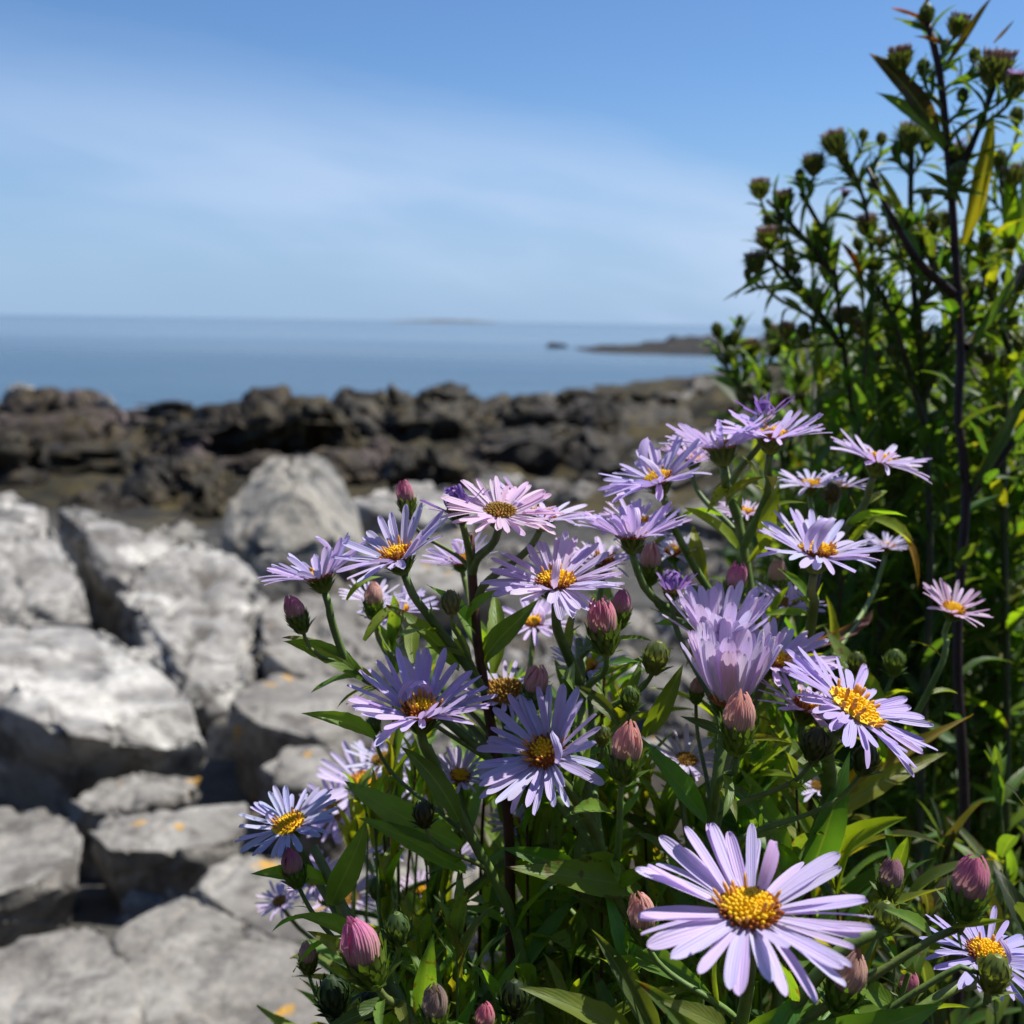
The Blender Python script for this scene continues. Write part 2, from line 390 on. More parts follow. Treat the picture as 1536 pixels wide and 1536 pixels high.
# the pale and grey rocks beside the flowers: visible corners as (pixel, pixel, depth), bodies carried down into the ground
place_rock('boulder', prism([(-150, 742, 3.0), (5, 735, 3.15), (60, 752, 3.1), (88, 800, 2.95), (128, 870, 2.75), (146, 905, 2.62), (30, 930, 2.5), (-150, 930, 2.45), (25, 790, 2.85)]), M['pale'],
    'tall pale grey boulder with a shaded flank above the big cracked block', 'boulder', bev=0.05, cuts=4, amp=0.028, freq=5, strata=0.25)
place_rock('boulder', prism([(82, 760, 3.25), (120, 752, 3.3), (196, 795, 3.2), (255, 815, 3.1), (262, 860, 2.95), (175, 890, 2.75), (130, 800, 3.0)]), M['pale'],
    'pale ridge stone with a dark notch between two whitish boulders', 'boulder', bev=0.05, cuts=4, amp=0.035, freq=4, strata=0.2)
place_rock('boulder', prism([(195, 850, 2.75), (255, 815, 3.0), (300, 812, 3.05), (385, 850, 2.95), (405, 925, 2.65), (385, 1000, 2.35), (352, 1052, 2.12), (290, 1062, 2.05), (258, 1010, 2.15), (215, 912, 2.45), (172, 885, 2.6)]), M['pale'],
    'largest whitish boulder with white streaks sloping down its ridges', 'boulder', bev=0.045, cuts=4, amp=0.04, freq=5, strata=0.25, sdir=Vector((0.9, 0.1, 0.5)))
place_rock('boulder', prism([(-260, 960, 1.75), (-100, 925, 2.1), (60, 932, 2.05), (130, 935, 2.0), (245, 1012, 1.78), (330, 1068, 1.62), (262, 1084, 1.55), (100, 1098, 1.47), (55, 1040, 1.6), (0, 968, 1.78)]), M['pale'],
    'big block with a pale flat top and a dark shaded front face', 'boulder', bev=0.025, cuts=4, amp=0.022, freq=5, strata=0.2)
place_rock('rock', prism([(95, 950, 1.98), (150, 935, 2.02), (230, 985, 1.9), (250, 1020, 1.82), (200, 1040, 1.75), (120, 1000, 1.85)], 0.0), M['pale'],
    'knobbly whitish stone lying on the flat topped block', 'rock', bev=0.08, cuts=3, amp=0.05, freq=4)
place_rock('rock', prism([(192, 800, 3.7), (225, 776, 3.9), (290, 778, 3.9), (312, 800, 3.75), (300, 815, 3.6), (210, 815, 3.6)]), M['boulder'],
    'low tan stone on the crest behind the whitish boulder', 'rock', bev=0.1, cuts=3, amp=0.05)
place_rock('boulder', prism([(328, 815, 3.55), (345, 755, 3.7), (372, 715, 3.8), (400, 688, 3.9), (440, 672, 3.98), (484, 682, 4.0), (512, 712, 4.0), (536, 760, 3.95), (552, 820, 3.85), (560, 850, 3.7), (462, 735, 3.6), (440, 742, 3.55), (400, 800, 3.42), (385, 845, 3.36), (480, 790, 3.5)], 0.1, 0.95), M['boulder'],
    'rounded tan grey boulder standing alone before the dark seaweed', 'boulder', bev=0.05, cuts=4, amp=0.02, freq=3.5)
place_rock('boulder', prism([(390, 900, 2.7), (425, 870, 2.9), (520, 880, 2.9), (600, 940, 2.6), (560, 1015, 2.2), (470, 1020, 2.15), (400, 1000, 2.2)]), M['grey'],
    'smooth grey boulder wedged below the whitish boulder', 'boulder', bev=0.06, cuts=4, amp=0.04)
place_rock('boulder', prism([(352, 1040, 1.95), (378, 1022, 2.05), (450, 1012, 2.1), (560, 1035, 2.0), (530, 1110, 1.65), (460, 1105, 1.66), (392, 1088, 1.70), (345, 1062, 1.82)]), M['grey'],
    'wedge shaped grey block with orange lichen and a black shaded side', 'boulder', bev=0.03, cuts=4, amp=0.03)
place_rock('rock', prism([(385, 1145, 1.55), (420, 1118, 1.62), (490, 1118, 1.62), (540, 1150, 1.52), (500, 1190, 1.42), (420, 1180, 1.44)]), M['grey'],
    'small rounded grey rock in the dark gap under the wedge block', 'rock', bev=0.1, cuts=3, amp=0.03)
place_rock('rock_slab', prism([(85, 1215, 1.40), (150, 1172, 1.5), (235, 1165, 1.52), (292, 1153, 1.55), (300, 1178, 1.48), (262, 1198, 1.42), (200, 1215, 1.38)]), M['grey'],
    'thin stepped slab lying on the brown grey ledge', 'rock slab', bev=0.03, cuts=3, amp=0.03, strata=0.3)
place_rock('rock_slab', prism([(125, 1245, 1.32), (180, 1216, 1.38), (300, 1200, 1.40), (368, 1193, 1.42), (372, 1215, 1.36), (352, 1272, 1.24), (250, 1278, 1.22), (150, 1274, 1.23)], 0.02, 0.7), M['grey'],
    'brown grey ledge slab with a square end and dark overhang', 'rock slab', bev=0.02, cuts=4, amp=0.022, strata=0.3)
place_rock('rock_slab', prism([(-200, 1225, 1.35), (0, 1213, 1.37), (100, 1218, 1.36), (126, 1255, 1.28), (124, 1298, 1.19), (60, 1318, 1.16), (0, 1345, 1.12), (-200, 1400, 1.05)], 0.02, 0.75), M['grey'],
    'flat brown grey slab with split layers beside the square ended ledge', 'rock slab', bev=0.02, cuts=4, amp=0.022, strata=0.3)
place_rock('rock_slab', prism([(-250, 1470, 0.98), (-60, 1442, 1.0), (60, 1418, 1.02), (150, 1385, 1.05), (178, 1430, 1.0), (205, 1480, 0.94), (228, 1560, 0.87), (240, 1700, 0.78), (-250, 1700, 0.78)], 0.05, 1.0), M['grey'],
    'flat grey slab carrying bright orange lichen patches', 'rock slab', bev=0.012, cuts=4, amp=0.012, freq=6, strata=0.15)
place_rock('rock_slab', prism([(162, 1385, 1.05), (205, 1362, 1.08), (262, 1338, 1.11), (300, 1365, 1.07), (400, 1412, 1.0), (520, 1450, 0.96), (560, 1700, 0.78), (245, 1700, 0.78), (234, 1560, 0.87), (210, 1478, 0.945)], 0.05, 1.0), M['grey'],
    'broad cracked grey slab sloping down beneath the lowest blossoms', 'rock slab', bev=0.012, cuts=4, amp=0.014, freq=6, strata=0.15)
place_rock('rock_slab', prism([(278, 1325, 1.13), (350, 1278, 1.2), (450, 1285, 1.2), (620, 1340, 1.12), (620, 1480, 0.95), (520, 1440, 0.97), (402, 1402, 1.02), (310, 1362, 1.08)], 0.05, 1.0), M['grey'],
    'grey slab dipping under the asters behind the broad cracked slab', 'rock slab', bev=0.015, cuts=4, amp=0.014, freq=5, strata=0.15)
place_rock('boulder', prism([(530, 760, 4.3), (560, 735, 4.6), (640, 722, 4.9), (720, 735, 4.8), (700, 780, 4.2), (600, 790, 4.1)]), M['pale'],
    'low whitish rock showing above the pink flower bud', 'boulder', bev=0.05, cuts=3, amp=0.05)
place_rock('boulder', prism([(530, 820, 3.6), (600, 790, 3.8), (720, 800, 3.7), (760, 880, 3.0), (600, 900, 2.9)]), M['grey'],
    'grey rock seen between the leaves of the tallest stalk', 'boulder', bev=0.05, cuts=3, amp=0.05)
def lump(x, y, s, h, n=14, sink=0.35):
    z = ground_z(x, y); a0 = rnd(0, 6.28); e = rnd(0.6, 1.0)
    out = []
    for i in range(n):
        a = a0 + i * 2.4; t = (i + 0.5) / n
        zz = (t * 1.15 - 0.15); r = math.sqrt(max(0.05, 1 - max(0, zz) ** 2)) * rnd(0.7, 1.1)
        x_, y_ = math.cos(a) * r, math.sin(a) * r * e
        out.append(Vector((x + x_ * s, y + y_ * s, z + zz * h - (sink * h if zz < 0.1 else 0))))
    out += [Vector((x + dx * s * .8, y + dy * s * .8, z - sink * h)) for dx in (-1, 1) for dy in (-1, 1)]
    return out
# stones filling the gaps between the big rocks
for i in range(44):
    d = rnd(1.15, 4.6); u = rnd(-80, 720); x = (u - 768) / FPX * d
    s = rnd(0.04, 0.10) * (0.7 + d * 0.25)
    place_rock('stone', lump(x, d, s, s * rnd(0.5, 0.9)), M[random.choice(['grey', 'pale', 'boulder'])],
        'small angular stone wedged in a gap between the shore boulders', 'stone', 'small stones between the boulders', bev=0.06, cuts=1, amp=0.06)
def by_px(u, v, d): return P(u, v, d)
def hump(u, v, d, wpx, hpx, mat, name, label, group=None, depth=0.8, lean=0.0, **k):
    """rock whose foot stands at pixel (u, v) on the ground at depth d, wpx wide and hpx tall"""
    k = dict(dict(bev=0.02, cuts=3, amp=0.09, freq=3.5), **k)
    b = P(u, v, d); s = wpx / FPX * d / 2; h = hpx / FPX * d
    pts = []
    for i in range(16):
        t = i / 15; a = i * 2.4 + u
        r = (1 - 0.6 * t) * rnd(0.8, 1.05)
        pts.append(Vector((b.x + math.cos(a) * s * r + lean * s * t, b.y + math.sin(a) * s * depth * r + s * depth * 0.6, b.z + h * t ** 0.8)))
    pts += [Vector((b.x + dx * s, b.y + s * depth * (0.6 + dy), min(b.z, gz(b.x, b.y)) - 0.2)) for dx in (-.9, .9) for dy in (-.8, .8)]
    return place_rock(name, pts, mat, label, 'rock', group, **k)
WL, WG = 'black brown seaweed covered rock on the dark intertidal shore', 'seaweed covered rocks along the waterline'
hump(95, 640, 17, 280, 44, M['mauve'], 'shore_rock', 'long mauve brown rock ridge carrying a white stone at the water', depth=0.6)
hump(110, 702, 11, 230, 55, M['mauve'], 'shore_rock', 'pointed mauve rock rising out of the dark seaweed', depth=0.7, lean=0.0)
hump(445, 640, 17, 270, 42, M['mauve'], 'shore_rock', 'broad mauve brown rock hump with pale top patches', depth=0.7)
hump(125, 620, 20, 90, 32, M['weed'], 'shore_rock', 'dark rounded rock beside a small white stone at the waterline')
hump(390, 622, 19, 110, 38, M['weed'], 'shore_rock', 'dark rock cresting the mauve brown hump by the water')
hump(560, 655, 15, 230, 62, M['weed'], 'shore_rock', 'tall black seaweed rock with a pale stone perched on top', amp=0.08)
hump(668, 650, 15, 220, 66, M['weed'], 'shore_rock', 'jagged black rock mass at the centre of the shore', amp=0.09)
hump(745, 690, 12.5, 210, 74, M['weed'], 'shore_rock', 'black rock with brown weed skirts above the top flowers', amp=0.08)
hump(28, 600, 17.5, 64, 20, M['boulder'], 'shore_stone', 'white bleached stone on the end of the mauve ridge', depth=0.6)
hump(155, 610, 17, 26, 16, M['pale'], 'shore_stone', 'small round white stone beside the dark waterline rock')
hump(585, 594, 15.3, 34, 22, M['slab'], 'shore_stone', 'small upright grey stone perched on the black rock')
for i in range(50):
    d = 7.0 + 14 * random.random() ** 1.2; u = rnd(-120, 900)
    x = (u - 768) / FPX * d
    z = gz(x, d) - H; v = 768 - FPX * ((z * math.cos(PITCH) + d * 0) / d) - FPX * math.tan(PITCH)
    s = rnd(0.18, 0.55) * (0.5 + d / 22)
    place_rock('shore_rock', lump(x, d, s, s * rnd(0.3, 0.65)), M[random.choice(['weed', 'weed', 'mauve'])], WL, 'rock', WG, bev=0.02, cuts=2, amp=0.11, freq=3.5)
for i in range(44):
    d = 7.5 + 14 * random.random(); u = rnd(-150, 980); x = (u - 768) / FPX * d; s = rnd(0.5, 1.3) * (0.4 + d / 26)
    a_ = rnd(-.5, .3); z0 = ground_z(x, d); pts = []
    for k_ in range(12):
        q = Vector((rnd(-1, 1) * s * 1.5, rnd(-1, 1) * s * .5, 0)); hh = rnd(.05, .34) * s * min(1, 14 / d)
        pts += [Vector((x + q.x * math.cos(a_) - q.y * math.sin(a_), d + q.x * math.sin(a_) + q.y * math.cos(a_), z0 + hh + q.x * .12)), Vector((x + q.x * .9, d + q.y, z0 - .3 * s - .1))]
    place_rock('shore_rock', pts, M[random.choice(['weed', 'weed', 'weed', 'mauve'])], 'long low dark ledge hung with olive brown weed on the tidal shore', 'rock', 'low weedy ledges of the tidal shore', bev=0.02, cuts=2, amp=0.06, freq=4)
# tilted strata on the rising ground behind the flowers
def slabrock(a, b, wid, thick, mat, label, group=None, **k):
    A, B = P(*a), P(*b); d = (B - A); t = d.normalized(); side = Vector((t.y, -t.x, 0)).normalized()
    if side.y > 0: side = -side
    pts = []
    for q, f in ((A, .8), (A.lerp(B, .35), 1.1), (A.lerp(B, .7), 1.0), (B, .7)):
        for s_, dz in ((0, 0), (wid * f, -wid * f * 0.45), (wid * f, -wid * f * 0.45 - thick), (-wid * 0.3, -thick), (0, -thick * 1.6)):
            pts.append(q + side * s_ + Vector((0, 0, dz)))
    for q in (A, B): pts.append(Vector((q.x, q.y, gz(q.x, q.y) - 0.1)))
    return place_rock('rock_slab', pts, mat, label, 'rock slab', group, **dict(dict(bev=0.03, cuts=3, amp=0.03, strata=0.3), **k))
slabrock((945, 690, 7.0), (1235, 570, 9.5), 0.35, 0.2, M['slab'], 'long pale tilted slab running up behind the top flowers')
slabrock((850, 650, 9), (1010, 590, 12), 0.7, 0.5, M['weed'], 'dark wedge of tilted rock above the long pale slab')
slabrock((740, 680, 11), (930, 600, 17), 0.6, 0.3, M['slab'], 'brown grey tilted slab between black rock and dark wedge')
slabrock((930, 615, 13), (1120, 568, 18), 0.6, 0.3, M['slab'], 'flat weathered slab below the distant headland')
slabrock((1000, 770, 4.5), (1200, 700, 5.2), 0.2, 0.15, M['slab'], 'weathered grey slab crossing behind the tall flower cluster')
hump(640, 705, 7.2, 160, 22, M['weed'], 'shore_rock', 'flat olive brown weed bank behind the whitish rock')
for i in range(40):
    d = rnd(4.6, 8.5); u = rnd(560, 1000); x = (u - 768) / FPX * d
    s = rnd(0.07, 0.20)
    place_rock('stone', lump(x, d, s, s * 0.5), M[random.choice(['pale', 'slab', 'slab', 'grey'])],
        'pale grey beach stone on the shingle below the dark rocks', 'stone', 'beach stones on the shingle', bev=0.08, cuts=1, amp=0.05)
for i in range(26):
    d = rnd(12, 26); u = rnd(640, 1120); x = (u - 768) / FPX * d
    s = rnd(0.4, 1.0) * d / 24
    place_rock('shore_rock', lump(x, d, s, s * 0.3), M[random.choice(['weed', 'slab', 'mauve'])],
        'low weathered rock on the flat reef short of the headland', 'rock', 'rocks on the reef flat', bev=0.05, cuts=1, amp=0.06)
for i, (u, d, s, h) in enumerate([(832, 92, 1.1, 0.5)]):
    x = (u - 768) / FPX * d
    pts = [Vector((p.x, p.y, p.z - ground_z(x, d) - 0.1)) for p in lump(x, d, s, h)]
    place_rock('islet', pts, M['far'], 'tiny dark islet awash off the tip of the headland', 'islet', bev=0.05, cuts=2, amp=0.06)

# ------------------------------------------------------------------ plant pieces (shared meshes)
def strip(nu, nv, fn, mat, name):
    """grid nu across, nv along; fn(u, v) -> point"""
    vs, uv, fs = [], [], []
    for j in range(nv + 1):
        for i in range(nu + 1):
            vs.append(fn(i / nu, j / nv)); uv.append((i / nu, j / nv))
    for j in range(nv):
        for i in range(nu):
            a = j * (nu + 1) + i; fs.append((a, a + 1, a + nu + 2, a + nu + 1))
    return mesh(name, vs, fs, mat, uv)
def bent(t, b0, b1, n=14):
    """point at arc length t of a curve whose slope turns from b0 to b1"""
    y = z = 0.0
    for k in range(n):
        a = b0 + (b1 - b0) * (k + .5) / n * t; y += math.cos(a) * t / n; z += math.sin(a) * t / n
    return y, z, b0 + (b1 - b0) * t
def petal_mesh(k, wd, b0, b1, cup, tw):
    def fn(u, v):
        x = u * 2 - 1
        wv = (0.42 + 0.58 * min(1, v / 0.5) ** 0.8)
        if v > 0.74: wv *= math.sqrt(max(0.0, 1 - ((v - 0.74) / 0.262) ** 2.4))
        y, z, a = bent(v, b0, b1)
        zz = cup * wd * (x * x) - 0.10 * wd * math.cos(x * 2 * math.pi * 1.0) * (1 - abs(x) * 0.4)
        xx = x * wd * wv
        ang = tw * v; xx, zz = xx * math.cos(ang) - zz * math.sin(ang), xx * math.sin(ang) + zz * math.cos(ang)
        return Vector((xx + 0.03 * math.sin(v * 3 + k) * wd * 3, y - zz * math.sin(a), z + zz * math.cos(a)))
    return strip(4, 12, lambda u, v: fn(u, 1 - (1 - v) ** 1.5), M['petal'], 'petal')
PETAL = [petal_mesh(k, rnd(0.060, 0.082), rnd(-0.10, 0.15), rnd(-0.60, 0.25), rnd(0.1, 0.5), rnd(-0.35, 0.35)) for k in range(14)]
CURL = [petal_mesh(k, rnd(0.07, 0.10), rnd(0.0, 0.5), rnd(1.6, 3.6), rnd(0.3, 0.8), rnd(-0.9, 0.9)) for k in range(6)]
CUPP = [petal_mesh(k, rnd(0.078, 0.108), rnd(-0.2, 0.05), rnd(-0.1, 0.40), rnd(0.1, 0.4), rnd(-0.15, 0.15)) for k in range(6)]
def leaf_mesh(k, wd, bend, fold, wave):
    def fn(u, v):
        x = u * 2 - 1
        wv = (0.30 + 0.70 * math.sin(min(1, v / 0.42) * math.pi / 2)) * (1 - max(0, (v - 0.38) / 0.62) ** 1.7)
        wv *= 1 + 0.05 * math.sin(v * 40 + k) * (v < 0.9)
        y, z, a = bent(v, 0.25, -bend)
        zz = fold * wd * abs(x) ** 1.3 * wv + wave * wd * math.sin(v * 9 + k + x) * abs(x)
        return Vector((x * wd * wv + 0.05 * math.sin(v * 3 + k), y - zz * math.sin(a), z + zz * math.cos(a)))
    return strip(4, 12, fn, M['leaf'], 'leaf')
LEAF = [leaf_mesh(k, rnd(0.085, 0.125), rnd(0.1, 1.0), rnd(0.2, 0.7), rnd(0.0, 0.18)) for k in range(12)]
NARROW = [leaf_mesh(k, rnd(0.045, 0.065), rnd(0.0, 0.7), rnd(0.3, 0.8), rnd(0.0, 0.1)) for k in range(6)]

class MB:
    def __init__(s): s.v, s.f, s.uv, s.m = [], [], [], []
    def grid(s, nu, nv, fn, mi=0):
        b = len(s.v)
        for j in range(nv + 1):
            for i in range(nu + 1): s.v.append(fn(i / nu, j / nv)); s.uv.append((i / nu, j / nv))
        for j in range(nv):
            for i in range(nu):
                a = b + j * (nu + 1) + i; s.f.append((a, a + 1, a + nu + 2, a + nu + 1)); s.m.append(mi)
    def tube(s, pts, rad, sides=8, mi=0, cap=True):
        b = len(s.v); n = len(pts); fr = None
        for i, p in enumerate(pts):
            t = (pts[min(i + 1, n - 1)] - pts[max(i - 1, 0)]).normalized()
            if fr is None: fr = t.orthogonal().normalized()
            fr = (fr - t * fr.dot(t)).normalized(); bi = t.cross(fr)
            for k in range(sides):
                a = 2 * math.pi * k / sides
                s.v.append(p + (fr * math.cos(a) + bi * math.sin(a)) * rad[i]); s.uv.append((k / sides, i / max(1, n - 1)))
        for i in range(n - 1):
            for k in range(sides):
                a, c = b + i * sides + k, b + i * sides + (k + 1) % sides
                s.f.append((a, c, c + sides, a + sides)); s.m.append(mi)
        if cap: s.f.append(tuple(b + (n - 1) * sides + k for k in range(sides))); s.m.append(mi)
    def build(s, name, mats): return mesh(name, s.v, s.f, mats, s.uv, s.m)
Z = Vector((0, 0, 1))
def polar(a, r, z): return Vector((math.cos(a) * r, math.sin(a) * r, z))
def disc_mesh(k, n, split, tall, mats, high=0.42):
    b = MB()
    b.grid(16, 5, lambda u, v: polar(u * 6.2832, math.cos(v * 1.5708) * 0.95, math.sin(v * 1.5708) * high - 0.1), 1)
    b.grid(12, 3, lambda u, v: polar(u * 6.2832, math.cos(v * 1.5708) * split * .92, high * .62 + math.sin(v * 1.5708) * high * .42 - 0.1), 0)
    for i in range(n):
        r = math.sqrt((i + 0.5) / n); a = i * 2.39996
        r *= rnd(0.96, 1.04)
        nrm = (polar(a, r * 0.9, 0) + Z * (1.05 - 0.55 * r)).normalized()
        p0 = polar(a, r * 0.93, high * math.sqrt(max(0, 1 - r * r * 0.9)) - 0.14)
        rim = r > split + rnd(-0.1, 0.1)
        h = rnd(0.20, 0.30) * (1.1 if rim else 1.0); mi = 1 if rim else 0
        if (r > 0.55 and random.random() < tall): h *= rnd(1.7, 2.5); mi = 2; nrm = (nrm + Z * 0.7).normalized()
        w_ = rnd(0.060, 0.082)
        b.tube([p0, p0 + nrm * h * .45, p0 + nrm * h * .8, p0 + nrm * h], [w_ * .7, w_, w_ * 1.05, w_ * .35], 5, mi)
    me = b.build('disc_florets', mats); return me
DISC = dict(
    yellow=[disc_mesh(k, 140, 0.84, 0.08, [M['yellow'], M['rust'], M['orange']], 0.55) for k in range(3)],
    rust=[disc_mesh(k, 95, 0.62, 0.30, [M['yellow'], M['rust'], M['orange']], 0.55) for k in range(3)],
    pale=[disc_mesh(k, 110, 1.2, 0.22, [M['yellow'], M['yellow'], M['orange']], 0.3) for k in range(2)],
    brown=[disc_mesh(k, 90, 0.3, 0.05, [M['brown'], M['brown'], M['orange']]) for k in range(2)])
def scales(b, rows, r_of, flare, length, wd, mi=0):
    for row, (z0, n) in enumerate(rows):
        for i in range(n):
            a = (i + 0.5 * (row % 2)) / n * 6.2832 + rnd(-.1, .1); ln = length * rnd(0.8, 1.2); fl = flare * rnd(0.5, 1.5)
            def fn(u, v, a=a, z0=z0, ln=ln, fl=fl):
                x = (u - .5) * 2 * wd * (1 - v ** 1.6) * (0.7 + 0.6 * v if v < .5 else 1)
                z = z0 + ln * v
                r = r_of(z) + 0.03 + fl * v ** 2.5
                return polar(a + x / max(0.25, r_of(z0)), r, z)
            b.grid(2, 3, fn, mi)
def involucre_mesh(k):
    b = MB(); r_of = lambda z: 0.16 + 0.80 * max(0, min(1, (z + 1.45) / 1.45)) ** 0.55
    b.grid(14, 6, lambda u, v: polar(u * 6.2832, r_of(-1.45 + 1.45 * v) * 0.98, -1.45 + 1.45 * v))
    scales(b, [(-1.35, 9), (-1.05, 11), (-0.72, 13)], r_of, 0.42, 0.75, 0.13)
    return b.build('involucre', [M['bract']])
INVO = [involucre_mesh(k) for k in range(3)]
def fold_mesh(k, n=17, tw=0.7):
    b = MB()
    def prof(v): return (0.50 + 0.14 * math.sin(min(1, v * 1.6) * math.pi * .5)) * (1 - 0.62 * max(0, (v - .45) / .55) ** 2.2)
    b.grid(12, 5, lambda u, v: polar(u * 6.2832, prof(v * .9) * 0.86 * (1 if v < .99 else .2), v * 1.3 - .3))
    for i in range(n):
        a = i / n * 6.2832; ln = rnd(0.86, 1.10); dr = 0.05 * (i % 2) - 0.02; out = rnd(-.06, .10)
        def fn(u, v, a=a, ln=ln, dr=dr, out=out):
            r = prof(v) + dr * (1 - v * .5) + out * max(0, v - .75) * 2
            x = (u - .5) * 2 * 0.155 * (1 - 0.75 * max(0, v - .6) ** 1.2 / .33)
            return polar(a + x / max(.2, r) + tw * v, r - 0.055 * (2 * u - 1) ** 2, v * 1.75 * ln - .3)
        b.grid(2, 8, fn)
    return b.build('folded_petals', [M['fold']])
FOLD = [fold_mesh(k, tw=rnd(0.2, 0.8)) for k in range(4)]
def budcup_mesh(k, closed=False):
    b = MB(); hh = 1.25
    def r_of(z):
        t = max(0, min(1, (z + 1.2) / 1.2))
        r = 0.16 + 0.52 * t ** 0.5
        if z > 0: r *= max(0.12, 1 - (z / 0.85) ** 1.8 * 0.95) if closed else 1.0
        return r
    top = 0.75 if closed else 0.15
    b.grid(14, 7, lambda u, v: polar(u * 6.2832, r_of(-1.2 + (1.2 + top) * v), -1.2 + (1.2 + top) * v))
    if closed: b.grid(14, 1, lambda u, v: polar(u * 6.2832, r_of(top) * (1 - v), top + .05 * v))
    rows = [(-1.1, 8), (-0.85, 10), (-0.55, 11), (-0.2, 11)] + ([(0.1, 10)] if closed else [])
    scales(b, rows, r_of, 0.20 if closed else 0.14, 0.70 if closed else .66, 0.14)
    scales(b, [(-1.15, 6)], r_of, 0.55, 0.6, 0.12)
    return b.build('bract_cup', [M['bract']])
BCUP = [budcup_mesh(k) for k in range(3)]; BGREEN = [budcup_mesh(k, True) for k in range(3)]
def tuft_mesh(k):
    b = MB()
    for i in range(60):
        r = math.sqrt((i + .5) / 60) * 0.8; a = i * 2.4
        p = polar(a, r, 0); d = (polar(a, r * 0.45, 1) + Vector((rnd(-.15, .15), rnd(-.15, .15), 0))).normalized() * rnd(0.35, 0.6)
        b.tube([p, p + d * .6, p + d], [.035, .05, .02], 4)
    return b.build('floret_tuft', [M['pappus']])
TUFT = [tuft_mesh(k) for k in range(3)]

# ------------------------------------------------------------------ plants
LAV = (0.685, 0.60, 0.875); LAVP = (0.74, 0.63, 0.875); PINK = (0.80, 0.60, 0.80); VIO = (0.36, 0.20, 0.55); BLU = (0.62, 0.60, 0.86)
GRN = (0.145, 0.235, 0.040); YGR = (0.19, 0.25, 0.028); DGR = (0.085, 0.155, 0.036); GOLD = (0.26, 0.17, 0.015); RED = (0.20, 0.06, 0.02)
SGREEN = (0.16, 0.24, 0.06); SRED = (0.105, 0.045, 0.030); SDARK = (0.040, 0.022, 0.024)
SUNLINE = []          # blossom centres and radii: the sun reaches them through a gap in the leaves
HEADS = []            # (u, v, rx, ry, depth) of the blossoms, so that leaves leave them free
def jit(c, a=0.12): return tuple(max(0, x * rnd(1 - a, 1 + a)) for x in c)
def smooth(pts, step=0.006):
    if len(pts) == 2: pts = [pts[0], pts[0].lerp(pts[1], .5), pts[1]]
    q = [pts[0] * 2 - pts[1]] + list(pts) + [pts[-1] * 2 - pts[-2]]; out = []
    for i in range(1, len(q) - 2):
        n = max(2, int((q[i + 1] - q[i]).length / step)); n = min(n, 40)
        for k in range(n):
            t = k / n; a, b_, c, d = q[i - 1], q[i], q[i + 1], q[i + 2]
            out.append(0.5 * ((2 * b_) + (c - a) * t + (2 * a - 5 * b_ + 4 * c - d) * t * t + (3 * b_ - a - 3 * c + d) * t ** 3))
    out.append(pts[-1]); return out
def frame(loc, ydir, zhint, scale):
    y = ydir.normalized(); x = y.cross(zhint)
    if x.length < 1e-4: x = y.orthogonal()
    x.normalize(); z = x.cross(y)
    m = Matrix((x, y, z)).transposed().to_4x4()
    return Matrix.Translation(loc) @ m @ Matrix.Diagonal((*scale, 1))
